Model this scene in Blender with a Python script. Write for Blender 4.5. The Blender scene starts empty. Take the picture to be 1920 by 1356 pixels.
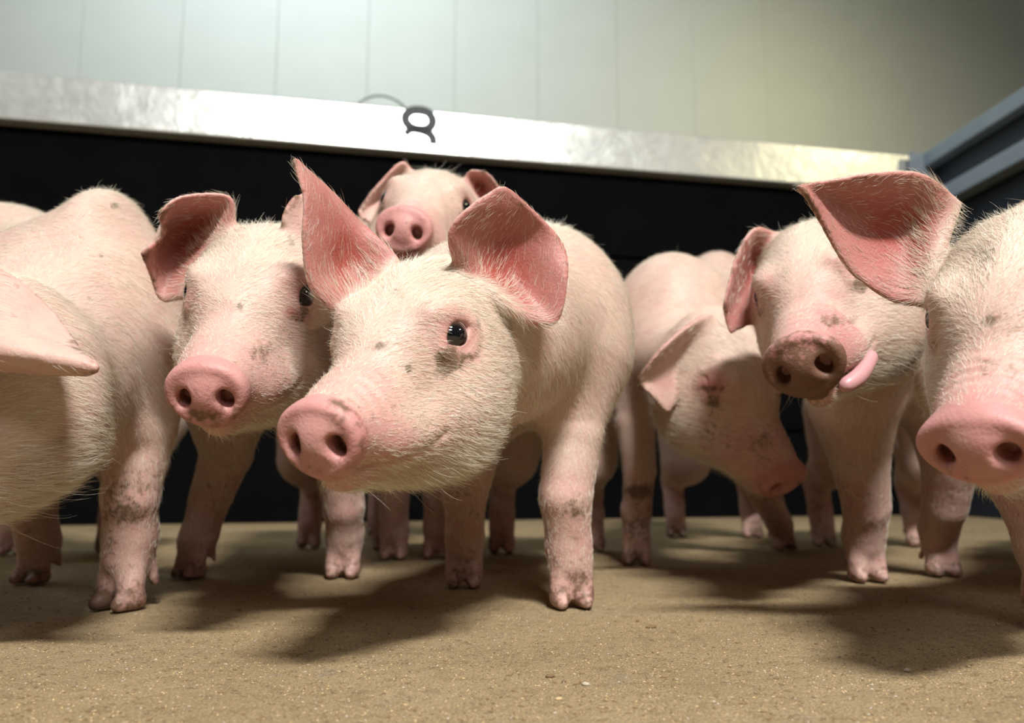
import bpy, math, time
import numpy as np
from mathutils import Vector, Matrix
from mathutils.kdtree import KDTree

T0 = time.time()
rng = np.random.default_rng(11)
sc = bpy.context.scene
C = sc.collection

# ------------------------------------------------------------------ camera, world, lights, exposure
CAMZ, PITCH, FPX = 0.155, math.radians(7.93), 1507.0
cam_d = bpy.data.cameras.new('camera')
cam = bpy.data.objects.new('camera', cam_d)
C.objects.link(cam)
cam.location = (0, 0, CAMZ)
cam.rotation_euler = (math.pi / 2 + PITCH, 0, 0)
cam_d.sensor_width = 36.0
cam_d.lens = 36.0 * FPX / 1920.0
cam_d.clip_start = 0.02
cam_d.dof.use_dof = True
cam_d.dof.focus_distance = 0.69
cam_d.dof.aperture_fstop = 4.8
sc.camera = cam

world = bpy.data.worlds.new('world')
sc.world = world
world.use_nodes = True
world.node_tree.nodes['Background'].inputs[0].default_value = (0.75, 0.85, 1.0, 1)
world.node_tree.nodes['Background'].inputs[1].default_value = 0.02


def area(name, loc, target, sx, sy, power, col, spread=180):
    l = bpy.data.lights.new(name, 'AREA')
    l.shape = 'RECTANGLE'
    l.size, l.size_y = sx, sy
    l.energy = power
    l.color = col
    l.spread = math.radians(spread)
    o = bpy.data.objects.new(name, l)
    o.location = loc
    o.rotation_euler = (Vector(target) - Vector(loc)).to_track_quat('-Z', 'Y').to_euler()
    C.objects.link(o)
    return o


area('front_fill', (0.65, -2.60, 2.35), (0.05, 0.85, 0.20), 1.3, 0.6, 5, (1.0, 0.965, 0.92), 75)  # front fill light from behind the camera, not an actual doorway
area('ceiling_lamp_front', (0.75, -1.90, 3.50), (0.10, 0.82, 0.25), 1.0, 0.25, 126, (1.0, 0.98, 0.945), 110)
area('ceiling_lamp_right', (4.30, 0.30, 3.10), (0.6, 1.2, 0.6), 0.7, 0.15, 14, (1.0, 0.86, 0.50), 120)
area('ceiling_lamp_left', (-2.60, 0.60, 3.20), (-0.3, 1.0, 0.3), 1.2, 0.3, 8, (0.9, 0.96, 1.0), 120)
area('aisle_lamp_left', (-0.9, 2.7, 3.90), (-0.7, 5.0, 1.6), 2.0, 0.3, 54, (0.78, 0.92, 1.0))
area('aisle_lamp_right', (1.9, 3.6, 2.60), (1.3, 5.6, 1.3), 0.8, 0.3, 5, (1.0, 0.88, 0.38))

sc.view_settings.view_transform = 'Standard'
sc.view_settings.look = 'None'
sc.view_settings.gamma = 1.0
sc.view_settings.exposure = 0.08
sc.view_settings.use_curve_mapping = False

CP, SP = math.cos(PITCH), math.sin(PITCH)


def W(px, py, d):
    """the place d metres in front of the lens (along its axis) that the photograph shows at px, py"""
    u, v = (px - 960) / FPX, (678 - py) / FPX
    return np.array([d * u, d * (CP - v * SP), CAMZ + d * (SP + v * CP)])


def G(px, py, z=0.0):
    u, v = (px - 960) / FPX, (678 - py) / FPX
    d = (z - CAMZ) / (SP + v * CP)
    return W(px, py, d)


def proj(p):
    p = np.asarray(p, float)
    x, y, z = p[..., 0], p[..., 1], p[..., 2] - CAMZ
    d = y * CP + z * SP
    return np.stack([960 + FPX * x / d, 678 - FPX * (z * CP - y * SP) / d], -1)


# ------------------------------------------------------------------ materials
def new_mat(name):
    m = bpy.data.materials.new(name)
    m.use_nodes = True
    nt = m.node_tree
    return m, nt, nt.nodes['Principled BSDF']


def nd(nt, t, **kw):
    n = nt.nodes.new(t)
    for k, v in kw.items():
        if k.startswith('i_'):
            key = k[2:]
            key = int(key) if key.isdigit() else key.replace('_', ' ')
            n.inputs[key].default_value = v
        else:
            setattr(n, k, v)
    return n


def mix(nt, fac, a, b, mode='MIX'):
    n = nt.nodes.new('ShaderNodeMix')
    n.data_type = 'RGBA'
    n.blend_type = mode
    for sock, val in ((n.inputs[0], fac), (n.inputs[6], a), (n.inputs[7], b)):
        if hasattr(val, 'links') or isinstance(val, bpy.types.NodeSocket):
            nt.links.new(val, sock)
        elif isinstance(val, (int, float)):
            sock.default_value = val
        else:
            sock.default_value = (*val, 1) if len(val) == 3 else val
    return n.outputs[2]


def math_n(nt, op, a, b=None, clamp=False):
    n = nt.nodes.new('ShaderNodeMath')
    n.operation = op
    n.use_clamp = clamp
    for i, v in enumerate((a, b)):
        if v is None:
            continue
        if isinstance(v, bpy.types.NodeSocket):
            nt.links.new(v, n.inputs[i])
        else:
            n.inputs[i].default_value = v
    return n.outputs[0]


def ramp(nt, src, stops):
    n = nt.nodes.new('ShaderNodeValToRGB')
    e = n.color_ramp.elements
    while len(e) < len(stops):
        e.new(0.5)
    for i, (p, c) in enumerate(stops):
        e[i].position = p
        e[i].color = (*c, 1) if len(c) == 3 else c
    nt.links.new(src, n.inputs[0])
    return n.outputs[0]


def noise(nt, vec, scale, detail=3, rough=0.55, dist=0.0):
    n = nd(nt, 'ShaderNodeTexNoise')
    n.inputs['Scale'].default_value = scale
    n.inputs['Detail'].default_value = detail
    n.inputs['Roughness'].default_value = rough
    n.inputs['Distortion'].default_value = dist
    if vec is not None:
        nt.links.new(vec, n.inputs['Vector'])
    return n.outputs['Fac']


def bump(nt, bsdf, h, strength, dist):
    b = nd(nt, 'ShaderNodeBump')
    b.inputs['Strength'].default_value = strength
    b.inputs['Distance'].default_value = dist
    nt.links.new(h, b.inputs['Height'])
    nt.links.new(b.outputs[0], bsdf.inputs['Normal'])


def skin_material():
    m, nt, b = new_mat('pig_skin')
    geo = nd(nt, 'ShaderNodeTexCoord').outputs['Object']
    at = nd(nt, 'ShaderNodeAttribute', attribute_name='tint')
    sep = nd(nt, 'ShaderNodeSeparateColor')
    nt.links.new(at.outputs['Color'], sep.inputs[0])
    pink, dirt, red = sep.outputs[0], sep.outputs[1], sep.outputs[2]
    n1 = noise(nt, geo, 28, 4)
    pk = math_n(nt, 'ADD', pink, math_n(nt, 'MULTIPLY', math_n(nt, 'SUBTRACT', n1, 0.5), 1.1), True)
    col = mix(nt, pk, (0.56, 0.435, 0.355), (0.47, 0.225, 0.21))
    col = mix(nt, red, col, (0.27, 0.045, 0.030))
    # fine capillary mottling
    n2 = noise(nt, geo, 160, 3)
    col = mix(nt, math_n(nt, 'MULTIPLY', n2, 0.30), col, (0.42, 0.18, 0.165))
    # dry mud flecks: sparse on the whole animal, dense where the dirt mask, with its nostril shade, is high
    f1 = noise(nt, geo, 130, 4, 0.65)
    f2 = noise(nt, geo, 22, 3, 0.6)
    fl = math_n(nt, 'ADD', math_n(nt, 'MULTIPLY', f1, 0.75), math_n(nt, 'MULTIPLY', f2, 0.5))
    fl = math_n(nt, 'ADD', fl, math_n(nt, 'MULTIPLY', dirt, 0.62))
    fl = ramp(nt, fl, [(0.82, (0, 0, 0)), (1.02, (1, 1, 1))])
    col = mix(nt, math_n(nt, 'MULTIPLY', fl, 0.80), col, (0.085, 0.048, 0.018))
    nt.links.new(col, b.inputs['Base Color'])
    b.inputs['Roughness'].default_value = 0.5
    b.inputs['Specular IOR Level'].default_value = 0.35
    b.inputs['Subsurface Weight'].default_value = 0.25
    b.inputs['Subsurface Radius'].default_value = (1.0, 0.3, 0.2)
    b.inputs['Subsurface Scale'].default_value = 0.006
    h = math_n(nt, 'ADD', noise(nt, geo, 420, 3), math_n(nt, 'MULTIPLY', noise(nt, geo, 90, 3), 1.2))
    bump(nt, b, h, 0.5, 0.0011)
    return m


def simple(name, col, rough=0.6, metal=0.0, spec=0.5):
    m, nt, b = new_mat(name)
    b.inputs['Base Color'].default_value = (*col, 1)
    b.inputs['Roughness'].default_value = rough
    b.inputs['Metallic'].default_value = metal
    b.inputs['Specular IOR Level'].default_value = spec
    return m


M = {}
M['skin'] = skin_material()


def hair_material():
    m, nt, b = new_mat('pig_bristle')
    info = nd(nt, 'ShaderNodeHairInfo')
    c = ramp(nt, info.outputs['Random'], [(0.0, (0.54, 0.47, 0.34)), (0.5, (0.74, 0.69, 0.57)), (1.0, (0.84, 0.81, 0.72))])
    at = nd(nt, 'ShaderNodeAttribute', attribute_name='soil')
    c = mix(nt, at.outputs['Fac'], c, (0.20, 0.125, 0.05))
    nt.links.new(c, b.inputs['Base Color'])
    b.inputs['Roughness'].default_value = 0.45
    b.inputs['Specular IOR Level'].default_value = 0.3
    return m


M['hair'] = hair_material()


def eye_material():
    m, nt, b = new_mat('pig_eye')
    tc = nd(nt, 'ShaderNodeTexCoord')
    sep = nd(nt, 'ShaderNodeSeparateXYZ')
    nt.links.new(tc.outputs['Normal'], sep.inputs[0])
    c = ramp(nt, sep.outputs[2], [(0.0, (0.62, 0.52, 0.46)), (0.60, (0.55, 0.45, 0.40)), (0.70, (0.05, 0.028, 0.018)), (0.86, (0.02, 0.012, 0.01)), (0.9, (0.004, 0.004, 0.005))])
    nt.links.new(c, b.inputs['Base Color'])
    b.inputs['Roughness'].default_value = 0.06
    b.inputs['Coat Weight'].default_value = 1.0
    b.inputs['Coat Roughness'].default_value = 0.02
    return m


M['eye'] = eye_material()
M['tongue'] = simple('pig_tongue', (0.50, 0.26, 0.27), 0.4)


def floor_material():
    m, nt, b = new_mat('floor_meal')
    g = nd(nt, 'ShaderNodeTexCoord').outputs['Object']
    c1 = noise(nt, g, 3.0, 4, 0.6)
    c2 = noise(nt, g, 480, 4, 0.75)
    c3 = noise(nt, g, 60, 5, 0.7)
    c4 = noise(nt, g, 9, 4, 0.6, 1.0)
    col = ramp(nt, c1, [(0.30, (0.40, 0.295, 0.165)), (0.55, (0.50, 0.375, 0.215)), (0.75, (0.43, 0.335, 0.21))])
    col = mix(nt, ramp(nt, c4, [(0.60, (0, 0, 0)), (0.75, (0.55, 0.55, 0.55))]), col, (0.36, 0.33, 0.28))
    col = mix(nt, math_n(nt, 'MULTIPLY', ramp(nt, c3, [(0.30, (1, 1, 1)), (0.50, (0, 0, 0))]), 0.55), col, (0.22, 0.145, 0.07))
    col = mix(nt, 0.75, col, ramp(nt, c2, [(0.30, (0.30, 0.26, 0.22)), (0.5, (1, 1, 1)), (0.70, (1.8, 1.75, 1.6))]), 'MULTIPLY')
    nt.links.new(col, b.inputs['Base Color'])
    b.inputs['Roughness'].default_value = 0.9
    b.inputs['Specular IOR Level'].default_value = 0.15
    h = math_n(nt, 'ADD', c2, math_n(nt, 'MULTIPLY', c3, 2.0))
    bump(nt, b, h, 1.0, 0.004)
    return m


M['floor'] = floor_material()


def steel_material():
    m, nt, b = new_mat('rail_steel')
    g = nd(nt, 'ShaderNodeTexCoord').outputs['Object']
    n1 = noise(nt, g, 6, 5, 0.6, 0.6)
    n2 = noise(nt, g, 26, 5, 0.6)
    b.inputs['Metallic'].default_value = 0.55
    col = ramp(nt, n1, [(0.3, (0.66, 0.69, 0.67)), (0.7, (0.80, 0.82, 0.79))])
    col = mix(nt, math_n(nt, 'MULTIPLY', ramp(nt, n2, [(0.66, (0, 0, 0)), (0.74, (1, 1, 1))]), 0.5), col, (0.42, 0.36, 0.22))
    nt.links.new(col, b.inputs['Base Color'])
    nt.links.new(ramp(nt, n2, [(0.2, (0.26, 0.26, 0.26)), (0.8, (0.38, 0.38, 0.38))]), b.inputs['Roughness'])
    bump(nt, b, n1, 0.22, 0.02)
    return m


M['steel'] = steel_material()


def panel_material(name, a, bcol, rough, spec=0.25):
    m, nt, b = new_mat(name)
    g = nd(nt, 'ShaderNodeTexCoord').outputs['Object']
    n1 = noise(nt, g, 5, 5, 0.6)
    nt.links.new(ramp(nt, n1, [(0.3, a), (0.7, bcol)]), b.inputs['Base Color'])
    b.inputs['Roughness'].default_value = rough
    b.inputs['Specular IOR Level'].default_value = spec
    bump(nt, b, noise(nt, g, 120, 3), 0.15, 0.001)
    return m


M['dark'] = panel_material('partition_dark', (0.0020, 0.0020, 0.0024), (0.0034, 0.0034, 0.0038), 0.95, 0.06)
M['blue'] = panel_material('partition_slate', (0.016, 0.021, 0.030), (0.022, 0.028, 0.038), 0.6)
M['bluerail'] = panel_material('rail_grey', (0.20, 0.25, 0.29), (0.25, 0.30, 0.34), 0.5)
M['wall'] = panel_material('wall_cladding', (0.66, 0.68, 0.62), (0.69, 0.71, 0.65), 0.55)
M['ceiling'] = panel_material('ceiling_white', (0.70, 0.71, 0.66), (0.74, 0.74, 0.70), 0.8)
M['ink'] = simple('number_ink', (0.035, 0.045, 0.05), 0.6)
M['wire'] = simple('wire_dark', (0.20, 0.22, 0.20), 0.5, 0.6)
M['crumb'] = simple('crumb_tan', (0.50, 0.36, 0.19), 0.9)
M['crumb_dark'] = simple('crumb_brown', (0.17, 0.105, 0.05), 0.9)
M['crumb_grey'] = simple('crumb_grey', (0.42, 0.36, 0.28), 0.85)

# ------------------------------------------------------------------ mesh helpers


def np_mesh(name, V, F, smooth=True):
    """V (n,3), F (m,3|4) arrays"""
    me = bpy.data.meshes.new(name)
    V = np.ascontiguousarray(V, np.float32)
    F = np.ascontiguousarray(F, np.int32)
    me.vertices.add(len(V))
    me.vertices.foreach_set('co', V.ravel())
    k = F.shape[1]
    me.loops.add(F.size)
    me.loops.foreach_set('vertex_index', F.ravel())
    me.polygons.add(len(F))
    me.polygons.foreach_set('loop_start', np.arange(0, F.size, k, dtype=np.int32))
    me.polygons.foreach_set('use_smooth', np.full(len(F), smooth))
    me.update(calc_edges=True)
    return me


def link(name, me, mat=None, parent=None, loc=None, **props):
    o = bpy.data.objects.new(name, me)
    if mat is not None:
        me.materials.clear()
        me.materials.append(mat)
    if parent is not None:
        o.parent = parent
    if loc is not None:
        o.location = loc
    for k, v in props.items():
        o[k] = v
    C.objects.link(o)
    return o


def box_mesh(name, lo, hi, bev=0.0):
    import bmesh
    bm = bmesh.new()
    bmesh.ops.create_cube(bm, size=1.0)
    for v in bm.verts:
        for i in range(3):
            v.co[i] = lo[i] + (v.co[i] + 0.5) * (hi[i] - lo[i])
    if bev > 0:
        bmesh.ops.bevel(bm, geom=list(bm.edges), offset=bev, segments=2, affect='EDGES', profile=0.5)
    me = bpy.data.meshes.new(name)
    bm.to_mesh(me)
    bm.free()
    return me


def empty(name, loc, rotz=0.0, **props):
    o = bpy.data.objects.new(name, None)
    o.empty_display_size = 0.1
    o.location = loc
    o.rotation_euler = (0, 0, rotz)
    for k, v in props.items():
        o[k] = v
    C.objects.link(o)
    return o


# ------------------------------------------------------------------ the pen: floor, partitions, wall, ceiling
def floor_height(x, y):
    return 0.0


link('floor', box_mesh('floor', (-4, -4.2, -0.1), (5.2, 7.0, 0.0)), M['floor'], kind='structure')
link('ceiling', box_mesh('ceiling', (-4, -4.2, 4.4), (5.2, 7.0, 4.5)), M['ceiling'], kind='structure')

ZTOP = 1.40
PL = W(0, 132, (ZTOP - CAMZ) / (SP + (678 - 132) / FPX * CP))
PR = W(1735, 293, (ZTOP - CAMZ) / (SP + (678 - 293) / FPX * CP))
along = (PR - PL)
along[2] = 0
LEN_LR = np.linalg.norm(along)
along /= LEN_LR
YAW = math.atan2(along[1], along[0])
EXT = 1.2   # the partition goes on to the left of the frame
LEN = LEN_LR + EXT
# local frame of the partition: origin at the corner's floor point, x runs to the left end as negative
part = empty('pen_partition', (PR[0], PR[1], 0), YAW, category='partition',
             label='dark pen partition with a shiny steel top rail behind the pigs')
zb = 0.0
hs = [0.0, 0.31, 0.62, 0.93, 1.245]
for i in range(4):
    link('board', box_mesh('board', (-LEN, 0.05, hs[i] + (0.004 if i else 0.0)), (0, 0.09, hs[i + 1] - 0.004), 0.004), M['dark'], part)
link('light_block_sheet', box_mesh('light_block_sheet', (-LEN, 0.092, 0.0), (0, 0.100, 1.243)), M['dark'], part)  # added sheet that stops light leaking through the gaps between boards
link('corner_light_block', box_mesh('corner_light_block', (-0.01, 0.02, 0.0), (0.075, 0.11, 1.36), 0.006), M['dark'], part)  # added dark block that closes the lit gap at the corner
rail = link('top_rail', box_mesh('top_rail', (-LEN, 0.0, 1.243), (-0.02, 0.12, ZTOP), 0.006), M['steel'], part, label='shiny stained steel top rail')

# the painted 8 on the rail: thick strokes with the lower bowl worn away


def stroke_mesh(name, paths, th):
    V, F = [], []
    for pts, ws in paths:
        n = len(pts)
        base = len(V)
        for i, (x, z) in enumerate(pts):
            a = np.array(pts[max(i - 1, 0)])
            c = np.array(pts[min(i + 1, n - 1)])
            t = c - a
            t = t / (np.linalg.norm(t) + 1e-9)
            nrm = np.array([-t[1], t[0]])
            w = ws[i] / 2
            for s, y in ((1, -th), (-1, -th), (-1, 0), (1, 0)):
                V.append((x + nrm[0] * w * s, y, z + nrm[1] * w * s))
        for i in range(n - 1):
            for k in range(4):
                a, b2 = base + i * 4 + k, base + i * 4 + (k + 1) % 4
                F.append((a, b2, b2 + 4, a + 4))
        F.append((base, base + 3, base + 2, base + 1))
        e = base + (n - 1) * 4
        F.append((e, e + 1, e + 2, e + 3))
    return np_mesh(name, np.array(V), np.array(F), False)


def rail_local(px, py):
    """where the sight line through px, py meets the rail's front face, in the partition's frame"""
    n = np.array([-along[1], along[0], 0.0])
    p0 = np.array([PR[0], PR[1], 0]) + n * 0.0
    d0 = W(px, py, 1.0) - np.array([0, 0, CAMZ])
    t = np.dot(p0 - np.array([0, 0, CAMZ]), n) / np.dot(d0, n)
    P = np.array([0, 0, CAMZ]) + t * d0 - np.array([PR[0], PR[1], 0])
    return np.dot(P, along), P[2]


EIGHT_TOP = [(786, 203), (772, 204), (762, 211), (760, 220), (764, 229), (774, 236), (787, 239), (800, 238), (809, 231), (811, 221), (807, 212), (799, 206), (786, 203)]
EIGHT_R = [(778, 237), (790, 240), (800, 244), (808, 250), (812, 258), (812, 267)]
EIGHT_L = [(780, 237), (769, 240), (759, 248)]


def cr(pts, n=6):
    out = []
    P = [np.array(p, float) for p in pts]
    closed = np.allclose(P[0], P[-1])
    for i in range(len(P) - 1):
        p0 = P[i - 1] if i > 0 else (P[-2] if closed else P[0])
        p1, p2 = P[i], P[i + 1]
        p3 = P[i + 2] if i + 2 < len(P) else (P[1] if closed else P[-1])
        for k in range(n):
            t = k / n
            out.append(0.5 * ((2 * p1) + (p2 - p0) * t + (2 * p0 - 5 * p1 + 4 * p2 - p3) * t * t + (3 * p1 - p0 - 3 * p2 + p3) * t ** 3))
    out.append(P[-1])
    return out


ks = 0.0032
paths = []
for pts, w0, w1 in ((EIGHT_TOP, 10, 10), (EIGHT_R, 10, 9), (EIGHT_L, 9, 7)):
    q = [rail_local(p[0], p[1] + 4) for p in cr(pts)]
    ws = [ks * (w0 + (w1 - w0) * i / (len(q) - 1)) for i in range(len(q))]
    paths.append((q, ws))
me = stroke_mesh('number', paths, 0.0008)
for v in me.vertices:
    v.co.y += -0.0004
link('number', me, M['ink'], part, label='black painted figure 8 worn away at its foot')

# wire loop behind the rail


def tube_mesh(name, pts, r, seg=8, closed=False):
    P = np.array(pts, float)
    n = len(P)
    V, F = [], []
    for i in range(n):
        a, c = (P[i - 1], P[(i + 1) % n]) if closed else (P[max(i - 1, 0)], P[min(i + 1, n - 1)])
        t = (c - a) / (np.linalg.norm(c - a) + 1e-9)
        u = np.cross(t, [0, 1, 0.2])
        u /= np.linalg.norm(u) + 1e-9
        v = np.cross(t, u)
        for k in range(seg):
            th = 2 * math.pi * k / seg
            V.append(P[i] + r * (math.cos(th) * u + math.sin(th) * v))
    for i in range(n if closed else n - 1):
        j = (i + 1) % n
        for k in range(seg):
            k2 = (k + 1) % seg
            F.append((i * seg + k, i * seg + k2, j * seg + k2, j * seg + k))
    return np_mesh(name, np.array(V), np.array(F))


xl, zl = rail_local(722, 178)
ring = [(xl + 0.111 * math.cos(t), 0.150 + 0.01 * math.cos(t), 1.398 + 0.111 * math.sin(t)) for t in np.linspace(0, 2 * math.pi, 40, endpoint=False)]
link('wire_loop', tube_mesh('wire_loop', ring, 0.0045, 8, True), M['wire'], None, loc=(PR[0], PR[1], 0),
     category='wire', label='thin dark wire loop sticking up behind the steel rail').rotation_euler = (0, 0, YAW)

# right-hand partition, from the corner towards the camera
RYAW = YAW - math.radians(90 + 7)
part2 = empty('pen_partition', (PR[0], PR[1], 0), RYAW, category='partition',
              label='slate blue side partition with a grey channel along its top, at the right')
L2 = 3.6
h2 = [0.0, 0.30, 0.60, 0.90, 1.16]
for i in range(4):
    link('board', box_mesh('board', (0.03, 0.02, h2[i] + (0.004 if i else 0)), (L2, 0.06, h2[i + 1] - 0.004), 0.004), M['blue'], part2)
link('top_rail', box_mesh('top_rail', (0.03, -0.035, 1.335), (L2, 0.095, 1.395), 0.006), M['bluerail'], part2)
link('light_block_sheet', box_mesh('light_block_sheet', (0.03, 0.062, 0.0), (L2, 0.070, 1.16)), M['blue'], part2)  # added here too, blocks light between the side boards
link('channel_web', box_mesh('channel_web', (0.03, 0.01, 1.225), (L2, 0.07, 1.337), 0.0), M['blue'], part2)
link('lower_rail', box_mesh('lower_rail', (0.03, -0.035, 1.160), (L2, 0.095, 1.225), 0.006), M['bluerail'], part2)
# rounded corner bracket that joins the two rails
import bmesh
bm = bmesh.new()
prof = [(-0.10, 1.395), (0.0, 1.395)]
for t in np.linspace(0, math.pi / 2, 9):
    prof.append((-0.16 + 0.20 * math.cos(t - 0.0) - 0.0, 1.19 + 0.18 * math.sin(t)) if False else (0.0 + 0.055 * math.sin(t * 2) * 0.5, 1.385 - 0.20 * t / (math.pi / 2)))
prof += [(-0.02, 1.12), (-0.12, 1.16)]
vs = [[bm.verts.new((x, y, z)) for x, z in prof] for y in (-0.038, -0.032)]
bm.faces.new(vs[0])
bm.faces.new(list(reversed(vs[1])))
for i in range(len(prof)):
    j = (i + 1) % len(prof)
    bm.faces.new((vs[0][j], vs[0][i], vs[1][i], vs[1][j]))
bmesh.ops.recalc_face_normals(bm, faces=bm.faces[:])
me = bpy.data.meshes.new('corner_bracket')
bm.to_mesh(me)
bm.free()
link('corner_bracket', me, M['bluerail'], part, label='grey corner bracket')

# back wall of the room: upright cladding panels with open joints
WOFF = 1.75
wn = np.array([-along[1], along[0], 0.0])
worg = np.array([PR[0], PR[1], 0]) + wn * WOFF
wall = empty('wall_back', tuple(worg), YAW, kind='structure')
pw = 0.50
x = -5.145
pm = box_mesh('panel', (0.0008, 0, 0.0), (pw - 0.0008, 0.04, 4.4), 0.0016)
pm.materials.append(M['wall'])
while x < 3.2:
    o = bpy.data.objects.new('panel', pm)
    o.parent = wall
    o.location = (x, 0.002 * math.sin(x * 7), 0)
    C.objects.link(o)
    x += pw
link('backing', box_mesh('backing', (-5.4, 0.05, 0), (3.4, 0.10, 4.4)), M['wall'], wall)

print('structure', round(time.time() - T0, 1))

# ------------------------------------------------------------------ implicit bodies on a graded grid


def graded(lo, hi, zones, coarse):
    """grid coordinates from lo to hi: step from the first zone holding the place, else coarse"""
    out = [lo]
    x = lo
    while x < hi:
        st = coarse
        for a, b, s in zones:
            if a <= x < b:
                st = min(st, s)
        x += st
        out.append(x)
    return np.array(out, np.float32)


class Field:
    def __init__(s, xs, ys, zs):
        s.ax = (xs, ys, zs)
        s.F = np.full((len(xs), len(ys), len(zs)), 1.0, np.float32)
        s.R, s.c, s.s = np.eye(3), np.zeros(3), 1.0

    def frame(s, R=None, c=None, sc_=1.0):
        s.R = np.eye(3) if R is None else np.asarray(R, float)
        s.c = np.zeros(3) if c is None else np.asarray(c, float)
        s.s = sc_

    def world(s, p):
        return s.c + s.s * (s.R @ np.asarray(p, float))

    def box(s, cw, rad):
        sl = []
        for i in range(3):
            a = np.searchsorted(s.ax[i], cw[i] - rad)
            b = np.searchsorted(s.ax[i], cw[i] + rad)
            if b <= a:
                return None
            sl.append(slice(a, b))
        return tuple(sl)

    def loc(s, sl, cw, R):
        X = (s.ax[0][sl[0]] - np.float32(cw[0]))[:, None, None]
        Y = (s.ax[1][sl[1]] - np.float32(cw[1]))[None, :, None]
        Z = (s.ax[2][sl[2]] - np.float32(cw[2]))[None, None, :]
        R = R.astype(np.float32)
        return [X * R[0, j] + Y * R[1, j] + Z * R[2, j] for j in range(3)]

    def put(s, sl, d, k, op):
        A = s.F[sl]
        if op == 'u':
            if k > 0:
                h = np.maximum(k - np.abs(A - d), 0) / k
                s.F[sl] = np.minimum(A, d) - h * h * (k * 0.25)
            else:
                s.F[sl] = np.minimum(A, d)
        else:
            d = -d
            if k > 0:
                h = np.maximum(k - np.abs(A - d), 0) / k
                s.F[sl] = np.maximum(A, d) + h * h * (k * 0.25)
            else:
                s.F[sl] = np.maximum(A, d)

    def ell(s, c, r, k=0.02, op='u', rot=None):
        cw = s.world(c)
        R = s.R if rot is None else s.R @ rot
        r = np.asarray(r, float) * s.s
        k = k * s.s
        sl = s.box(cw, max(r) + k + 0.012)
        if sl is None:
            return
        q = s.loc(sl, cw, R)
        k0 = np.sqrt(sum((q[i] / np.float32(r[i])) ** 2 for i in range(3)))
        k1 = np.sqrt(sum((q[i] / np.float32(r[i] ** 2)) ** 2 for i in range(3)))
        s.put(sl, (k0 * (k0 - 1) / np.maximum(k1, 1e-4)).astype(np.float32), np.float32(k), op)

    def cap(s, a, b, ra, rb, k=0.02, op='u', flat=None):
        """round cone from a to b; flat = (axis, factor) squeezes it along a world axis"""
        a, b = s.world(a), s.world(b)
        ra, rb, k = ra * s.s, rb * s.s, k * s.s
        cw = (a + b) / 2
        L = np.linalg.norm(b - a)
        sl = s.box(cw, L / 2 + max(ra, rb) + k + 0.012)
        if sl is None:
            return
        q = s.loc(sl, a, np.eye(3))
        ab = (b - a).astype(np.float32)
        t = np.clip((q[0] * ab[0] + q[1] * ab[1] + q[2] * ab[2]) / np.float32(L * L + 1e-9), 0, 1)
        d = np.sqrt((q[0] - t * ab[0]) ** 2 + (q[1] - t * ab[1]) ** 2 + (q[2] - t * ab[2]) ** 2) - (ra + (rb - ra) * t)
        s.put(sl, d.astype(np.float32), np.float32(k), op)

    def tube(s, pts, k=0.03):
        for (p, r), (q, t) in zip(pts[:-1], pts[1:]):
            s.cap(p, q, r, t, k)

    def stamps(s, P, r, k=0.006, op='u'):
        """many small spheres (world places) as one surface, then blended in"""
        P = np.asarray(P, float)
        r = np.broadcast_to(np.asarray(r, float), (len(P),))
        lo, hi = P.min(0) - 0.02, P.max(0) + 0.02
        sl = tuple(slice(np.searchsorted(s.ax[i], lo[i]), np.searchsorted(s.ax[i], hi[i])) for i in range(3))
        ax = [s.ax[i][sl[i]] for i in range(3)]
        E = np.full([len(a) for a in ax], 0.05, np.float32)
        if E.size == 0:
            return
        for p, rr in zip(P, r):
            w = rr + 0.008
            ss = tuple(slice(np.searchsorted(ax[i], p[i] - w), np.searchsorted(ax[i], p[i] + w)) for i in range(3))
            x2 = ((ax[0][ss[0]] - p[0]) ** 2)[:, None, None]
            y2 = ((ax[1][ss[1]] - p[1]) ** 2)[None, :, None]
            z2 = ((ax[2][ss[2]] - p[2]) ** 2)[None, None, :]
            d = np.sqrt(x2 + y2 + z2) - rr
            np.minimum(E[ss], d, out=E[ss], casting='unsafe')
        s.put(sl, E, np.float32(k), op)

    def value(s, p):
        idx = [min(max(np.searchsorted(s.ax[i], p[i]) - 1, 0), len(s.ax[i]) - 2) for i in range(3)]
        f = [(p[i] - s.ax[i][idx[i]]) / (s.ax[i][idx[i] + 1] - s.ax[i][idx[i]]) for i in range(3)]
        v = 0.0
        for a in (0, 1):
            for b in (0, 1):
                for c in (0, 1):
                    w = (f[0] if a else 1 - f[0]) * (f[1] if b else 1 - f[1]) * (f[2] if c else 1 - f[2])
                    v += w * s.F[idx[0] + a, idx[1] + b, idx[2] + c]
        return v

    def surface(s, p, d, far=0.12):
        """local place p, local direction d: the outermost surface crossing along the ray, as a local place"""
        last = np.asarray(p, float)
        for t in np.arange(0, far, 0.001):
            q = np.asarray(p, float) + t * np.asarray(d, float)
            if s.value(s.world(q)) < 0:
                last = q
        return last

    def mesh(s):
        F = s.F
        neg = F < 0
        cnt = np.zeros([n - 1 for n in F.shape], np.int8)
        for a in (0, 1):
            for b in (0, 1):
                for c in (0, 1):
                    cnt += neg[a:F.shape[0] - 1 + a, b:F.shape[1] - 1 + b, c:F.shape[2] - 1 + c]
        act = (cnt > 0) & (cnt < 8)
        idx = np.argwhere(act)
        vid = np.full(act.shape, -1, np.int32)
        vid[act] = np.arange(len(idx), dtype=np.int32)
        i, j, k = idx.T
        corner = {}
        for a in (0, 1):
            for b in (0, 1):
                for c in (0, 1):
                    corner[(a, b, c)] = F[i + a, j + b, k + c]
        pos = np.zeros((len(idx), 3))
        num = np.zeros(len(idx))
        keys = list(corner)
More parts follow.
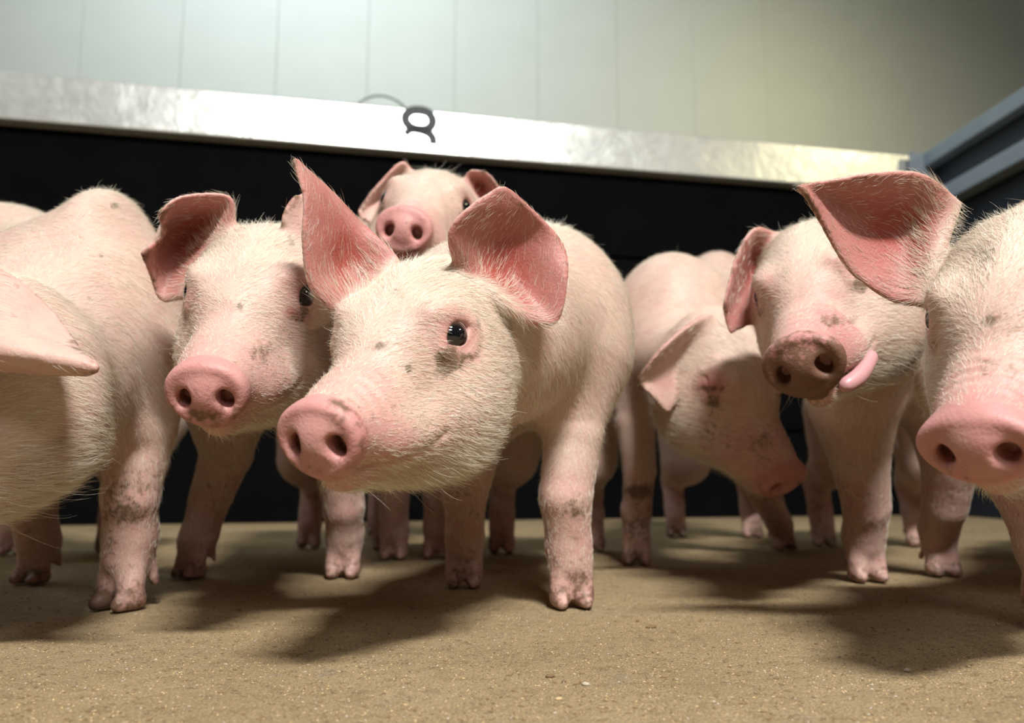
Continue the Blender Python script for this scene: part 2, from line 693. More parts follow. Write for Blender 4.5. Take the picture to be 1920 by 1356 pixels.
        for A in keys:
            for axis in range(3):
                if A[axis] == 0:
                    B = tuple(1 if q == axis else A[q] for q in range(3))
                    fa, fb = corner[A], corner[B]
                    m = (fa < 0) != (fb < 0)
                    t = np.where(m, fa / np.where(m, fa - fb, 1), 0)
                    for q in range(3):
                        val = t if q == axis else A[q]
                        pos[:, q] += np.where(m, val, 0)
                    num += m
        pos /= num[:, None]
        V = np.empty((len(idx), 3), np.float32)
        for q, ii in enumerate((i, j, k)):
            a = s.ax[q]
            V[:, q] = a[ii] + pos[:, q] * (a[ii + 1] - a[ii])
        quads = []
        for axis in range(3):
            sl0 = [slice(None)] * 3
            sl1 = [slice(None)] * 3
            sl0[axis] = slice(0, -1)
            sl1[axis] = slice(1, None)
            n0, n1 = neg[tuple(sl0)], neg[tuple(sl1)]
            ch = n0 != n1
            e = np.argwhere(ch)
            o1, o2 = (axis + 1) % 3, (axis + 2) % 3
            ok = (e[:, o1] > 0) & (e[:, o2] > 0) & (e[:, o1] < F.shape[o1] - 1) & (e[:, o2] < F.shape[o2] - 1)
            e = e[ok]
            inside = n0[tuple(e.T)]
            def cell(d1, d2):
                c = e.copy()
                c[:, o1] += d1
                c[:, o2] += d2
                return vid[tuple(c.T)]
            q = np.stack([cell(-1, -1), cell(0, -1), cell(0, 0), cell(-1, 0)], 1)
            q[~inside] = q[~inside][:, ::-1]
            quads.append(q)
        Q = np.concatenate(quads)
        Q = Q[(Q >= 0).all(1)]
        # light smoothing
        for lam in (0.5, 0.3):
            acc = np.zeros_like(V, dtype=np.float64)
            n = np.zeros(len(V))
            for a in range(4):
                b = (a + 1) % 4
                for ax in range(3):
                    acc[:, ax] += np.bincount(Q[:, a], V[Q[:, b], ax], len(V)) + np.bincount(Q[:, b], V[Q[:, a], ax], len(V))
                n += np.bincount(Q[:, a], minlength=len(V)) + np.bincount(Q[:, b], minlength=len(V))
            V = (V * (1 - lam) + lam * acc / np.maximum(n, 1)[:, None]).astype(np.float32)
        return V, Q


# ------------------------------------------------------------------ head pose from landmarks
LM = {'disc': (0.130, 0, -0.036), 'eyeL': (0.006, 0.053, 0.031), 'eyeR': (0.006, -0.053, 0.031),
      'earL': (-0.052, 0.055, 0.062), 'earR': (-0.052, -0.055, 0.062), 'chin': (0.0, 0, -0.095), 'poll': (-0.06, 0, 0.095)}


def rotvec(w):
    th = np.linalg.norm(w)
    if th < 1e-9:
        return np.eye(3)
    k = w / th
    K = np.array([[0, -k[2], k[1]], [k[2], 0, -k[0]], [-k[1], k[0], 0]])
    return np.eye(3) + math.sin(th) * K + (1 - math.cos(th)) * K @ K


def head_R(fwd, roll=0.0):
    f = np.asarray(fwd, float)
    f /= np.linalg.norm(f)
    l = np.cross([0, 0, 1], f)
    l /= np.linalg.norm(l)
    u = np.cross(f, l)
    R = np.stack([f, l, u], 1)
    return R @ rotvec(np.array([math.radians(roll), 0, 0]))


def solve_pose(lm, fwd0, roll0, disc_d, scale, wts=None, name='', hold=15.0):
    """rigid pose (R, c) of a head of the given size whose landmarks fall on the seen places"""
    keys = list(lm)
    P = np.array([LM[k] for k in keys]) * scale
    T = np.array([lm[k] for k in keys], float)
    wt = np.array([(wts or {}).get(k, 1.0) for k in keys])
    R = head_R(fwd0, roll0)
    c = W(*lm['disc'], disc_d) - R @ (np.array(LM['disc']) * scale)

    def res(R, c):
        return np.concatenate([((proj(P @ R.T + c) - T) * wt[:, None]).ravel(), hold * (R[:, 0] - R00[:, 0]), 0.5 * hold * (R[:, 1] - R00[:, 1])])
    R00 = R.copy()
    for it in range(60):
        r0 = res(R, c)
        J = []
        for q in range(6):
            e = np.zeros(6)
            e[q] = 1e-5
            J.append((res(rotvec(e[:3]) @ R, c + e[3:]) - r0) / 1e-5)
        J = np.array(J).T
        step = -np.linalg.solve(J.T @ J + 1e-2 * np.diag(np.diag(J.T @ J)) + 1e-9 * np.eye(6), J.T @ r0)
        R = rotvec(step[:3]) @ R
        c = c + step[3:]
    pr = proj(P @ R.T + c)
    dc = (c + R @ (np.array(LM['disc']) * scale))
    print('pose', name, 'fwd', np.round(R[:, 0], 2), 'disc depth', round(float(dc[1] * CP + (dc[2] - CAMZ) * SP), 3), 'c', np.round(c, 3),
          {k: tuple(np.round(pr[i] - T[i]).astype(int)) for i, k in enumerate(keys)})
    return R, c


# ------------------------------------------------------------------ pigs
class Pig:
    pass


def bspline_patch(rows, nu, nv):
    """rows: (R,3,3) places base->tip, dense patch through them"""
    A = np.array(rows, float)

    def interp(A, n):
        m = len(A)
        t = np.linspace(0, m - 1, n)
        i = np.minimum(t.astype(int), m - 2)
        f = (t - i)
        p1, p2 = A[i], A[i + 1]
        p0 = np.where((i > 0).reshape((-1,) + (1,) * (A.ndim - 1)), A[np.maximum(i - 1, 0)], 2 * p1 - p2)
        p3 = np.where((i + 2 < m).reshape((-1,) + (1,) * (A.ndim - 1)), A[np.minimum(i + 2, m - 1)], 2 * p2 - p1)
        f = f.reshape((-1,) + (1,) * (A.ndim - 1))
        return 0.5 * (2 * p1 + (p2 - p0) * f + (2 * p0 - 5 * p1 + 4 * p2 - p3) * f ** 2 + (3 * p1 - p0 - 3 * p2 + p3) * f ** 3)
    B = interp(A, nu)
    B = np.swapaxes(interp(np.swapaxes(B, 0, 1), nv), 0, 1)
    return B   # nu,nv,3


def build_pig(name, label, head, body, legs, ears, hres=0.0028, bres=0.006, rear=0.010, rear_y=None, hair=1.0,
              closed_eye=False, tongue=False, dirt=None, seed=1, face_dirt=None, back=(0, 1, 0), disc_dirt=0.12, jaw=0.0, base_dirt=0.0, ds=1.0, dzs=None, spots=None, earhair=1.0):
    t0 = time.time()
    r_ = np.random.default_rng(seed)
    R, c, S = head
    # extents
    pts = [p for p, r in body['spine']] + [c + R @ (np.array([0.15, 0, 0]) * S), c]
    rad = max(r for p, r in body['spine'])
    pts = np.array(pts)
    lo, hi = pts.min(0) - rad - 0.05, pts.max(0) + rad + 0.05
    for lg in legs:
        for p, r in lg['pts']:
            lo, hi = np.minimum(lo, p - r - 0.03), np.maximum(hi, p + r + 0.03)
        lo, hi = np.minimum(lo, lg['foot'] - 0.06), np.maximum(hi, lg['foot'] + 0.06)
    patches = []
    for e in ears:
        if e.get('rows') is not None:
            rows = e['rows']
        Bp = bspline_patch(rows, 54, 40)
        patches.append(dict(P=Bp, inner=e.get('inner', 'cam'), th=e.get('th', 0.0042)))
    if len(patches) == 1:   # the unseen ear mirrors the seen one in the head's own frame
        L = (patches[0]['P'] - c) @ R
        L[..., 1] *= -1
        patches.append(dict(P=L @ R.T + c, inner='mirror', th=patches[0]['th']))
    hp = [c + R @ (np.array(p) * S) for p in ((0.14, 0.05, -0.08), (0.14, -0.05, 0.03), (-0.10, 0.08, -0.1), (-0.10, -0.08, 0.1), (0.02, 0.085, 0), (0.02, -0.085, 0), (0, 0, -0.11))]
    hlo, hhi = np.min(hp, 0) - 0.012, np.max(hp, 0) + 0.012
    for p in patches:
        q = p['P'].reshape(-1, 3)
        hlo, hhi = np.minimum(hlo, q.min(0) - 0.012), np.maximum(hhi, q.max(0) + 0.012)
    lo, hi = np.minimum(lo, hlo - 0.02), np.maximum(hi, hhi + 0.02)
    lo[2] = -0.012
    ry = rear_y if rear_y is not None else 9.0
    xs = graded(lo[0], hi[0], [(hlo[0], hhi[0], hres)], bres)
    ys = graded(lo[1], hi[1], [(hlo[1], hhi[1], hres), (lo[1], ry, bres)], rear)
    zs = graded(lo[2], hi[2], [(hlo[2], hhi[2], hres), (lo[2], 0.09, min(bres, 0.004))], bres)
    f = Field(xs, ys, zs)
    # trunk
    f.tube(body['spine'], 0.05)
    for p, r in body.get('lumps', []):
        f.ell(p, r, 0.05)
    # neck
    f.frame(R, c, S)
    nk = [f.world((-0.055, 0, 0.0))] + [np.asarray(p, float) for p, r in body.get('neck', [])]
    nr = [0.074 * S] + [r for p, r in body.get('neck', [])]
    nk.append(np.asarray(body['spine'][0][0]))
    nr.append(body['spine'][0][1] * 0.92)
    f.frame()
    for i in range(len(nk) - 1):
        f.cap(nk[i], nk[i + 1], nr[i], nr[i + 1], 0.05)
    # legs
    for lg in legs:
        P = [(np.asarray(p, float), r) for p, r in lg['pts']]
        f_ = np.asarray(lg['fwd'], float) / np.linalg.norm(lg['fwd'])
        tgt = np.asarray(lg['foot'], float) - f_ * 0.029 * lg.get('s', 1.0)
        P[-1][0][:2] = 0.2 * P[-1][0][:2] + 0.8 * tgt[:2]
        P[-2][0][:2] = 0.7 * P[-2][0][:2] + 0.3 * tgt[:2]
        for q, ((a, ra), (b, rb)) in enumerate(zip(P[:-1], P[1:])):
            f.cap(a, b, ra, rb, 0.045 if q == 0 else 0.005)
        ft, fw = np.asarray(lg['foot'], float), np.asarray(lg['fwd'], float)
        fw = fw / np.linalg.norm(fw)
        lat = np.array([-fw[1], fw[0], 0.0])
        z = np.array([0, 0, 1.0])
        g = lg.get('s', 1.0)
        ft = ft - fw * 0.013 * g
        a, ra = P[-1]
        ank = ft - fw * 0.008 * g + z * 0.052 * g
        f.cap(a, ank, ra, 0.0238 * g, 0.012)
        for s_ in (1, -1):
            f.cap(ank + lat * s_ * 0.008 * g, ft - fw * 0.002 * g + lat * s_ * 0.0135 * g + z * 0.016 * g, 0.0165 * g, 0.0135 * g, 0.006)
            f.cap(ft - fw * 0.010 * g + lat * s_ * 0.0140 * g + z * 0.0115 * g, ft + fw * 0.013 * g + lat * s_ * 0.0145 * g + z * 0.0085 * g, 0.0115 * g, 0.0075 * g, 0.004)
            f.cap(ank - fw * 0.018 * g + lat * s_ * 0.012 * g - z * 0.002, ank - fw * 0.026 * g + lat * s_ * 0.016 * g - z * 0.026 * g, 0.009 * g, 0.0050 * g, 0.006)
        f.cap(ft + fw * 0.022 * g + z * 0.034 * g, ft + fw * 0.012 * g + z * 0.004, 0.0016 * g, 0.0045 * g, 0.004, 's')
        f.cap(ft + fw * 0.012 * g + z * 0.004, ft - fw * 0.014 * g + z * 0.000, 0.0045 * g, 0.0040 * g, 0.003, 's')
    # head
    f.frame(R, c, S)
    f.ell((-0.040, 0, 0.018), (0.080, 0.064, 0.064), 0.03)
    f.ell((0.000, 0, 0.022), (0.058, 0.050, 0.037), 0.02)
    f.ell((-0.066, 0, 0.055), (0.046, 0.052, 0.040), 0.025)
    f.cap((0.020, 0, -0.008), (0.110, 0, -0.034), 0.044, 0.0305 * (0.5 + 0.5 * ds), 0.02)
    f.ell((0.060, 0, -0.036), (0.062, 0.039, 0.030), 0.02)
    for y in (1, -1):
        f.ell((-0.030, y * 0.042, -0.036), (0.062, 0.038, 0.048), 0.025)
        f.ell((0.000, y * 0.040, 0.050), (0.030, 0.012, 0.010), 0.020)
        f.ell((0.040, y * 0.030, -0.046), (0.05, 0.020, 0.020), 0.02)
    f.ell((-0.03, 0, -0.068), (0.07, 0.048, 0.030), 0.03)
    f.cap((-0.01, 0, -0.064 - jaw * 0.5), (0.098, 0, -0.066 - jaw), 0.033, 0.0160, 0.014)
    # snout disc: short rounded cylinder, its rim proud of the face
    tilt = math.radians(-9)
    dz = 0.5 + 0.5 * ds if dzs is None else dzs
    RT = rotvec(np.array([0, -tilt, 0]))
    dc = np.array([0.124, 0, -0.037])
    cw = f.world(dc)
    sl = f.box(cw, 0.060 * S * ds)
    q = f.loc(sl, cw, R @ RT)
    x_, y_, z_ = [a / np.float32(S) for a in q]
    x_, y_, z_ = x_, y_ / np.float32(ds), z_ / np.float32(dz)
    wv = 1.0 + 0.10 * np.clip(z_ / 0.03, -1, 1)
    rho = np.sqrt((y_ / (0.0345 * wv)) ** 2 + (z_ / 0.0295) ** 2)
    hx = 0.0075 - 0.0032 * np.exp(-(rho / 0.62) ** 4) + 0.0016 * np.exp(-((rho - 0.86) / 0.14) ** 2)
    rr = 0.0055
    dx, dr = np.maximum(np.abs(x_) - hx + rr, 0), np.maximum((rho - 1) * 0.031 + rr, 0)
    d = np.sqrt(dx ** 2 + dr ** 2) - rr + np.minimum(np.maximum(np.abs(x_) - hx + rr, (rho - 1) * 0.031 + rr), 0)
    f.put(sl, (d * S).astype(np.float32), np.float32(0.007 * S), 'u')
    for y in (1, -1):
        p = dc + RT @ np.array([0.008, y * 0.0165 * ds, -0.002])
        f.ell(p, (0.020, 0.0062 * ds, 0.0086 * dz), 0.005, 's', rot=RT @ rotvec(np.array([y * 0.35, 0, 0])))
    # wrinkles where the snout bends above the disc
    cw = f.world((0.095, 0, -0.01))
    sl = f.box(cw, 0.05 * S)
    q = f.loc(sl, c, R)
    x_, y_, z_ = [a / np.float32(S) for a in q]
    wr = np.exp(-((x_ - 0.095) / 0.016) ** 2) * np.clip((z_ + 0.035) / 0.03, 0, 1)
    f.F[sl] += (0.0011 * S * wr * np.sin((x_ + 0.15 * np.abs(y_) + 0.1 * z_) * 2 * math.pi / 0.0095)).astype(np.float32)
    # mouth line
    for y in (1, -1):
        way = [(0.112, 0.012, -0.062), (0.100, 0.0215, -0.060), (0.082, 0.029, -0.058), (0.062, 0.038, -0.055), (0.044, 0.046, -0.051), (0.034, 0.051, -0.046)]
        line = cr(way, 10)
        out = []
        for p in line:
            base = np.array([p[0], 0, p[2]])
            sp = f.surface(base, (0, y, 0))
            out.append(f.world(sp))
        f.stamps(np.array(out), np.linspace(0.0022, 0.0014, len(out)) * S, 0.005 * S, 's')
    # eyes
    eyes = []
    for y in (1, -1):
        n = np.array([0.40, y * 0.86, 0.22])
        n /= np.linalg.norm(n)
        e0 = np.array([0.004, y * 0.01, 0.020]) - n * 0.0
        E = f.surface(np.array([0.006 - 0.02, y * 0.008, 0.020]), n)
        a = np.array([0.80, -y * 0.25, -0.42])
        a -= n * np.dot(a, n)
        a /= np.linalg.norm(a)
        b = np.cross(n, a) * 1.0
        if b[2] < 0:
            b = -b
        rot = np.stack([a, b, n], 1)
        th = np.linspace(0, 2 * math.pi, 70, endpoint=False)
        if closed_eye:
            f.ell(E - n * 0.004, (0.0170, 0.0125, 0.0085), 0.006, rot=rot)
            sx = np.linspace(-1, 1, 40)
            slit = E + a[None] * (0.0165 * sx)[:, None] - b[None] * (0.004 * (1 - sx ** 2))[:, None] + n * (0.0042 - 0.0055 * sx ** 2)[:, None]
            f.stamps(np.array([f.world(p) for p in slit]), 0.0022 * S, 0.003 * S, 's')
        else:
            f.ell(E - n * 0.001, (0.0180, 0.0140, 0.011), 0.006, 's', rot=rot)
            open_ = 1.0
            up = E + (a[None] * (0.0178 * np.cos(th))[:, None] + b[None] * (np.where(np.sin(th) > 0, 0.0126, 0.0098) * open_ * np.sin(th) * (0.72 + 0.28 * np.sin(th) ** 2))[:, None]) - n * 0.0022
            rl = np.where(np.sin(th) > 0, 0.0042, 0.0031)
            f.stamps(np.array([f.world(p) for p in up]), rl * S, 0.0055 * S)
        # brow fold over the eye and a pouch under it
        fold = E + (a[None] * (0.0225 * np.cos(th[:35]))[:, None] + b[None] * (0.0215 * np.sin(th[:35]))[:, None]) - n * 0.0035
        f.stamps(np.array([f.world(p) for p in fold]), 0.0042 * S, 0.006 * S)
        pouch = E + (a[None] * (0.0225 * np.cos(th[35:]))[:, None] + b[None] * (0.0190 * np.sin(th[35:]))[:, None]) - n * 0.0042
        f.stamps(np.array([f.world(p) for p in pouch]), 0.0036 * S, 0.006 * S)
        eyes.append((E - n * 0.0118, n, E))
    # ears
    f.frame()
    for p in patches:
        P = p['P']
        nu, nv = P.shape[:2]
        v = np.linspace(-1, 1, nv)[None, :]
        u = np.linspace(0, 1, nu)[:, None]
        p['r'] = p['th'] * S * (1.0 + 0.5 * np.exp(-(u / 0.25) ** 2) - 0.30 * np.abs(v) ** 3 - 0.25 * u ** 3)
        du = np.gradient(P, axis=0)
        dv = np.gradient(P, axis=1)
        nn = np.cross(du, dv)
        nn /= np.linalg.norm(nn, axis=2, keepdims=True) + 1e-9
        camv = np.array([0, 0, CAMZ]) - P
        sgn = np.sign((nn * camv).sum(2).mean())
        if p['inner'] == 'away':
            sgn = -sgn
        if p['inner'] == 'mirror':
            sgn = np.sign((nn @ R[:, 0]).mean())
        p['n'] = nn * sgn
        p['du'] = du / (np.linalg.norm(du, axis=2, keepdims=True) + 1e-9)
        f.stamps(P.reshape(-1, 3), p['r'].ravel(), 0.012 * S)
    V, Q = f.mesh()
    F_ = f
    # ---------------- masks
    n_v = len(V)
    L = ((V - c) @ R) / S                    # head-frame places
    hd = np.exp(-np.maximum(np.linalg.norm((L - np.array([0.02, 0, -0.01])) / np.array([1.1, 0.9, 1.0]), axis=1) - 0.09, 0) ** 2 / 0.035 ** 2)
    pink = np.full(n_v, 0.20)
    dirt_shade = np.full(n_v, 0.10 + base_dirt)
    red = np.zeros(n_v)
    hlen = np.full(n_v, 0.0125)
    hden = np.full(n_v, 0.45)

    def blob(p, r):
        return np.exp(-(np.linalg.norm((L - np.array(p)) / np.array(r), axis=1)) ** 2)
    g = lambda a, s_: np.exp(-(a / s_) ** 2)
    pink = np.where(hd > 0.5, 0.10, pink)
    hden = hden + hd * 0.6
    snout = np.clip((L[:, 0] - 0.055) / 0.05, 0, 1) * (np.abs(L[:, 1]) < 0.06) * (np.abs(L[:, 2] + 0.03) < 0.06) * hd
    pink += snout * 0.42
    dloc = (L - dc) @ RT * np.array([1.0, 1 / ds, 1 / dz])
    disc = np.clip((dloc[:, 0] + 0.0075) / 0.003, 0, 1) * (np.sqrt((dloc[:, 1] / 0.042) ** 2 + (dloc[:, 2] / 0.034) ** 2) < 1) * (dloc[:, 0] < 0.03) * (np.abs(dloc[:, 2]) < 0.034)
    pink += disc * 0.6
    for y in (1, -1):
        nz = np.exp(-(((dloc[:, 1] - y * 0.0165) / 0.008) ** 2 + ((dloc[:, 2] + 0.002) / 0.0095) ** 2)) * disc
        red += nz * 0.75 * (dloc[:, 0] < 0.006)
        dirt_shade += nz * 0.5 * (dloc[:, 0] < 0.002)  # shade of the nostril depths, painted in as red and dirt tint
    facef = np.clip((L[:, 0] - 0.00) / 0.05, 0, 1) * hd
    hlen = hlen * (1 - snout * 0.35) * (1 - 0.30 * facef)
    hden *= 1 - 0.30 * facef
    hden += 0.35 * np.clip((L[:, 2] - 0.02) / 0.03, 0, 1) * hd * np.clip((0.03 - L[:, 0]) / 0.05, 0, 1)
    hlen += 0.004 * hd * np.clip((-0.02 - L[:, 0]) / 0.04, 0, 1)
    pink += 0.10 * facef
    hden *= 1 - 0.45 * snout
    hden *= 1 - disc
    for ec, n, E in eyes:
        k = np.exp(-(np.linalg.norm(L - E, axis=1) / 0.024) ** 2)
        k2 = np.exp(-(np.linalg.norm(L - E, axis=1) / 0.022) ** 2)
        pink += k * 0.48
        red += (0.14 if closed_eye else 0.20) * np.exp(-(np.linalg.norm(L - E, axis=1) / 0.017) ** 2)
        hden *= np.clip(1 - 1.5 * k2, 0, 1)
        hlen *= 1 - 0.5 * k
        dirt_shade += 0.12 * k
        dirt_shade += 0.55 * blob(E + np.array([0.010, 0, -0.016]), (0.010, 0.02, 0.009))
    pink += 0.25 * blob((0.06, 0.045, -0.05), (0.05, 0.03, 0.02)) + 0.25 * blob((0.06, -0.045, -0.05), (0.05, 0.03, 0.02))
    # jaw and cheek hair longer
    jawm = np.clip((-0.045 - L[:, 2]) / 0.03, 0, 1) * hd
    hlen += jawm * 0.007
    lift_j = 0.45 * jawm
    topm = np.clip((L[:, 2] - 0.07) / 0.03, 0, 1) * hd * (L[:, 0] < -0.03)
    hlen += topm * 0.012
    if face_dirt:
        for p, r, amt in face_dirt:
            dirt_shade += amt * blob(p, r)
    dirt_shade += disc_dirt * disc * (1 - np.clip(dloc[:, 2] / 0.03, -1, 1)) * 0.7 + disc_dirt * 0.5 * disc
    # legs
    zz = V[:, 2]
    low = np.clip((0.20 - zz) / 0.08, 0, 1) * (1 - np.clip(hd * 2, 0, 1))
    pink += low * 0.28
    hlen = hlen * (1 - 0.5 * low)
    hden *= 1 - 0.35 * low
    hoof = np.clip((0.035 - zz) / 0.012, 0, 1)
    hden *= 1 - np.clip((0.05 - zz) / 0.02, 0, 1)
    dirt_shade += 0.13 * low + 0.20 * hoof
    if dirt:
        for p, r, amt in dirt:
            dirt_shade += amt * np.exp(-(np.linalg.norm(V - np.asarray(p), axis=1) / r) ** 2)
    if spots:
        pv = proj(V)
        dv_ = V[:, 1] * CP + (V[:, 2] - CAMZ) * SP
        for px, py, rx, ry_, amt, ch in spots:
            e = np.exp(-(((pv[:, 0] - px) / rx) ** 2 + ((pv[:, 1] - py) / ry_) ** 2))
            near = dv_[e > 0.3]
            if len(near) == 0:
                continue
            e = e * (dv_ < near.min() + 0.06)
            if ch == 'd':
                dirt_shade += amt * e
            elif ch == 'p':
                pink += amt * e
            else:
                red += amt * e
    # comb direction
    bk = np.asarray(back, float)
    bk /= np.linalg.norm(bk)
    comb = np.tile(bk * 0.8 + np.array([0, 0, -0.45]), (n_v, 1))
    comb = comb * (1 - low[:, None]) + np.array([0, 0, -1.0]) * low[:, None]
    hcomb = -R[:, 0][None] + 0.25 * np.sign(L[:, 1])[:, None] * R[:, 1][None] - 0.25 * R[:, 2][None]
    comb = comb * (1 - hd[:, None]) + hcomb * hd[:, None]
    lift = np.full(n_v, 0.15)
    vnz = V[:, 2] - np.array([p[0][2] for p in body['spine']]).mean()
    ridge = np.clip((vnz - 0.085) / 0.03, 0, 1) * (1 - hd) * (V[:, 1] < body['spine'][0][0][1] + 0.12)
    hlen += 0.006 * ridge
    hden += 0.45 * ridge
    lift += lift_j + 0.16 * ridge
    # ears
    earw = np.zeros(n_v)
    for p in patches:
        q = p['P'].reshape(-1, 3)
        kd = KDTree(len(q))
        for i, w in enumerate(q):
            kd.insert(w, i)
        kd.balance()
        lo_, hi_ = q.min(0) - 0.012, q.max(0) + 0.012
        cand = np.nonzero(((V > lo_) & (V < hi_)).all(1))[0]
        nu, nv = p['P'].shape[:2]
        nrm, du, rr_ = p['n'].reshape(-1, 3), p['du'].reshape(-1, 3), p['r'].ravel()
        ids = np.empty(len(cand), int)
        dist = np.empty(len(cand))
        for t, i in enumerate(cand):
            _, j, dd = kd.find(V[i])
            ids[t] = j
            dist[t] = dd
        w = np.clip(1 - (dist - rr_[ids] - 0.001) / 0.005, 0, 1)
        uu, vv = (ids // nv) / (nu - 1), (ids % nv) / (nv - 1) * 2 - 1
        base = np.clip(uu / 0.12, 0, 1)
        w = w * base
        side = ((V[cand] - q[ids]) * nrm[ids]).sum(1) / (rr_[ids] + 1e-9)
        inn = np.clip(side * 1.5 + 0.3, 0, 1)
        pink[cand] = pink[cand] * (1 - w) + w * (0.42 + 0.38 * inn)
        red[cand] = red[cand] * (1 - w) + w * inn * (0.45 + 0.80 * np.exp(-((uu - 0.25) / 0.30) ** 2 - (vv / 0.55) ** 2))
        edge = np.exp(-((1 - np.abs(vv)) / 0.10) ** 2)
        dirt_shade[cand] = dirt_shade[cand] * (1 - w) + w * (0.10 + 0.22 * edge * (uu > 0.5) + 0.25 * np.exp(-((1 - uu) / 0.12) ** 2))
        hlen[cand] = hlen[cand] * (1 - w) + w * (0.009 + 0.010 * np.exp(-(uu / 0.25) ** 2))
        hden[cand] = hden[cand] * (1 - w) + w * ((0.10 + 0.08 * edge) * earhair + 0.50 * np.exp(-(uu / 0.20) ** 2))
        comb[cand] = comb[cand] * (1 - w[:, None]) + du[ids] * w[:, None]
        lift[cand] = lift[cand] * (1 - w) + 0.30 * w
        earw[cand] = np.maximum(earw[cand], w)
    # ---------------- object
    org = legs[0]['foot'].copy() if legs else c.copy()
    org = np.array([body['spine'][0][0][0], body['spine'][0][0][1], 0.0])
    me = np_mesh('pig', V - org, Q)
    col = np.zeros((n_v, 4), np.float32)
    col[:, 0], col[:, 1], col[:, 2], col[:, 3] = np.clip(pink, 0, 1), np.clip(dirt_shade, 0, 1), np.clip(red, 0, 1), 1
    at = me.color_attributes.new('tint', 'FLOAT_COLOR', 'POINT')
    at.data.foreach_set('color', col.ravel())
    pig = link('pig', me, M['skin'], loc=org, label=label, category='pig', group='young pigs in the pen')
    if not closed_eye:
        for ec, n, E in eyes:
            import bmesh as _b
            bm_ = _b.new()
            _b.ops.create_uvsphere(bm_, u_segments=28, v_segments=18, radius=0.0160 * S)
            em = bpy.data.meshes.new('eye')
            bm_.to_mesh(em)
            bm_.free()
            em.polygons.foreach_set('use_smooth', np.ones(len(em.polygons), bool))
            o = link('eye', em, M['eye'], pig, loc=(c + R @ (ec * S)) - org, label='glossy dark eye')
            gaze = n + np.array([0.35, 0, 0.0])
            o.rotation_euler = Vector(R @ gaze).to_track_quat('Z', 'Y').to_euler()
    if tongue:
        tl = cr([(0.046, 0.043, -0.060), (0.064, 0.037, -0.066), (0.082, 0.030, -0.071), (0.098, 0.020, -0.073)], 5)
        ft = Field(*[graded(a - 0.03, b + 0.03, [], 0.0022) for a, b in zip(np.min([c + R @ (p * S) for p in tl], 0), np.max([c + R @ (p * S) for p in tl], 0))])
        ft.frame(R, c, S)
        for i in range(len(tl) - 1):
            ft.cap(tl[i] + np.array([0, 0.006, 0]), tl[i + 1] + np.array([0, 0.006, 0]), 0.0065 + 0.0015 * math.sin(i * 0.2), 0.0065 + 0.0015 * math.sin(i * 0.2 + 0.2), 0.004)
        tv, tq = ft.mesh()
        link('tongue', np_mesh('tongue', tv - org, tq), M['tongue'], pig, label='pink tongue tip at the corner of the mouth')
    # ---------------- bristles
    tri = np.concatenate([Q[:, [0, 1, 2]], Q[:, [0, 2, 3]]])
    A, B_, C_ = V[tri[:, 0]].astype(float), V[tri[:, 1]].astype(float), V[tri[:, 2]].astype(float)
    cr_ = np.cross(B_ - A, C_ - A)
    ar = np.linalg.norm(cr_, axis=1) / 2
    nr_ = cr_ / (2 * ar[:, None] + 1e-12)
    cen = (A + B_ + C_) / 3
    tocam = np.array([0, 0, CAMZ]) - cen
    tocam /= np.linalg.norm(tocam, axis=1, keepdims=True)
    face = (nr_ * tocam).sum(1)
    dens = hden[tri].mean(1) * (face > -0.45) * (cen[:, 1] < 2.0)
    w = ar * dens
    total = int(260000 * hair * w.sum())
    pick = r_.choice(len(tri), total, p=w / w.sum())
    r1, r2 = r_.random(total), r_.random(total)
    fl = r1 + r2 > 1
    r1[fl], r2[fl] = 1 - r1[fl], 1 - r2[fl]
    r0 = 1 - r1 - r2
    T = tri[pick]
    bar = lambda X: X[T[:, 0]] * (r0[:, None] if X.ndim > 1 else r0) + X[T[:, 1]] * (r1[:, None] if X.ndim > 1 else r1) + X[T[:, 2]] * (r2[:, None] if X.ndim > 1 else r2)
    vn = np.zeros((n_v, 3))
    for a in range(3):
        for ax in range(3):
            vn[:, ax] += np.bincount(tri[:, a], cr_[:, ax], n_v)
    vn /= np.linalg.norm(vn, axis=1, keepdims=True) + 1e-12
    root, nn, cb, ln, lf = bar(V.astype(float)), bar(vn), bar(comb), bar(hlen), bar(lift)
    nn /= np.linalg.norm(nn, axis=1, keepdims=True) + 1e-12
    # slow swirl so that locks lie unevenly
    ph = root * 38.0
    sw = np.stack([np.sin(ph[:, 1] + 1.3 * np.sin(ph[:, 2])), np.sin(ph[:, 2] + 1.7 * np.sin(ph[:, 0])), np.sin(ph[:, 0] + 1.1 * np.sin(ph[:, 1]))], 1)
    cb = cb / (np.linalg.norm(cb, axis=1, keepdims=True) + 1e-9) + 0.14 * sw + r_.normal(0, 0.15, (total, 3))
    cb -= nn * (cb * nn).sum(1, keepdims=True)
    cb /= np.linalg.norm(cb, axis=1, keepdims=True) + 1e-9
    ln = ln * r_.uniform(0.55, 1.25, total) * S
    long_ = r_.random(total) < 0.012
    ln = np.where(long_, ln * 1.9, ln)
    lf = lf * r_.uniform(0.4, 1.5, total)
    lf = np.where(long_, lf * 1.8, lf)
    ts = np.array([0, 0.35, 0.7, 1.0])
    bend = r_.normal(0, 0.12, (total, 3))
    Pp = root[:, None] + ln[:, None, None] * (cb[:, None] * ts[None, :, None] + nn[:, None] * (lf[:, None] * (ts - 0.45 * ts ** 2)[None])[:, :, None] + bend[:, None] * (ts ** 2)[None, :, None])
    rad_ = np.tile(np.array([1.0, 0.85, 0.6, 0.15]), total) * np.repeat(r_.uniform(0.00006, 0.000115, total), 4) * body.get('hair_r', 1.0)
    hc = bpy.data.hair_curves.new('bristles')
    hc.add_curves([4] * total)
    hc.attributes['position'].data.foreach_set('vector', (Pp - org).astype(np.float32).ravel())
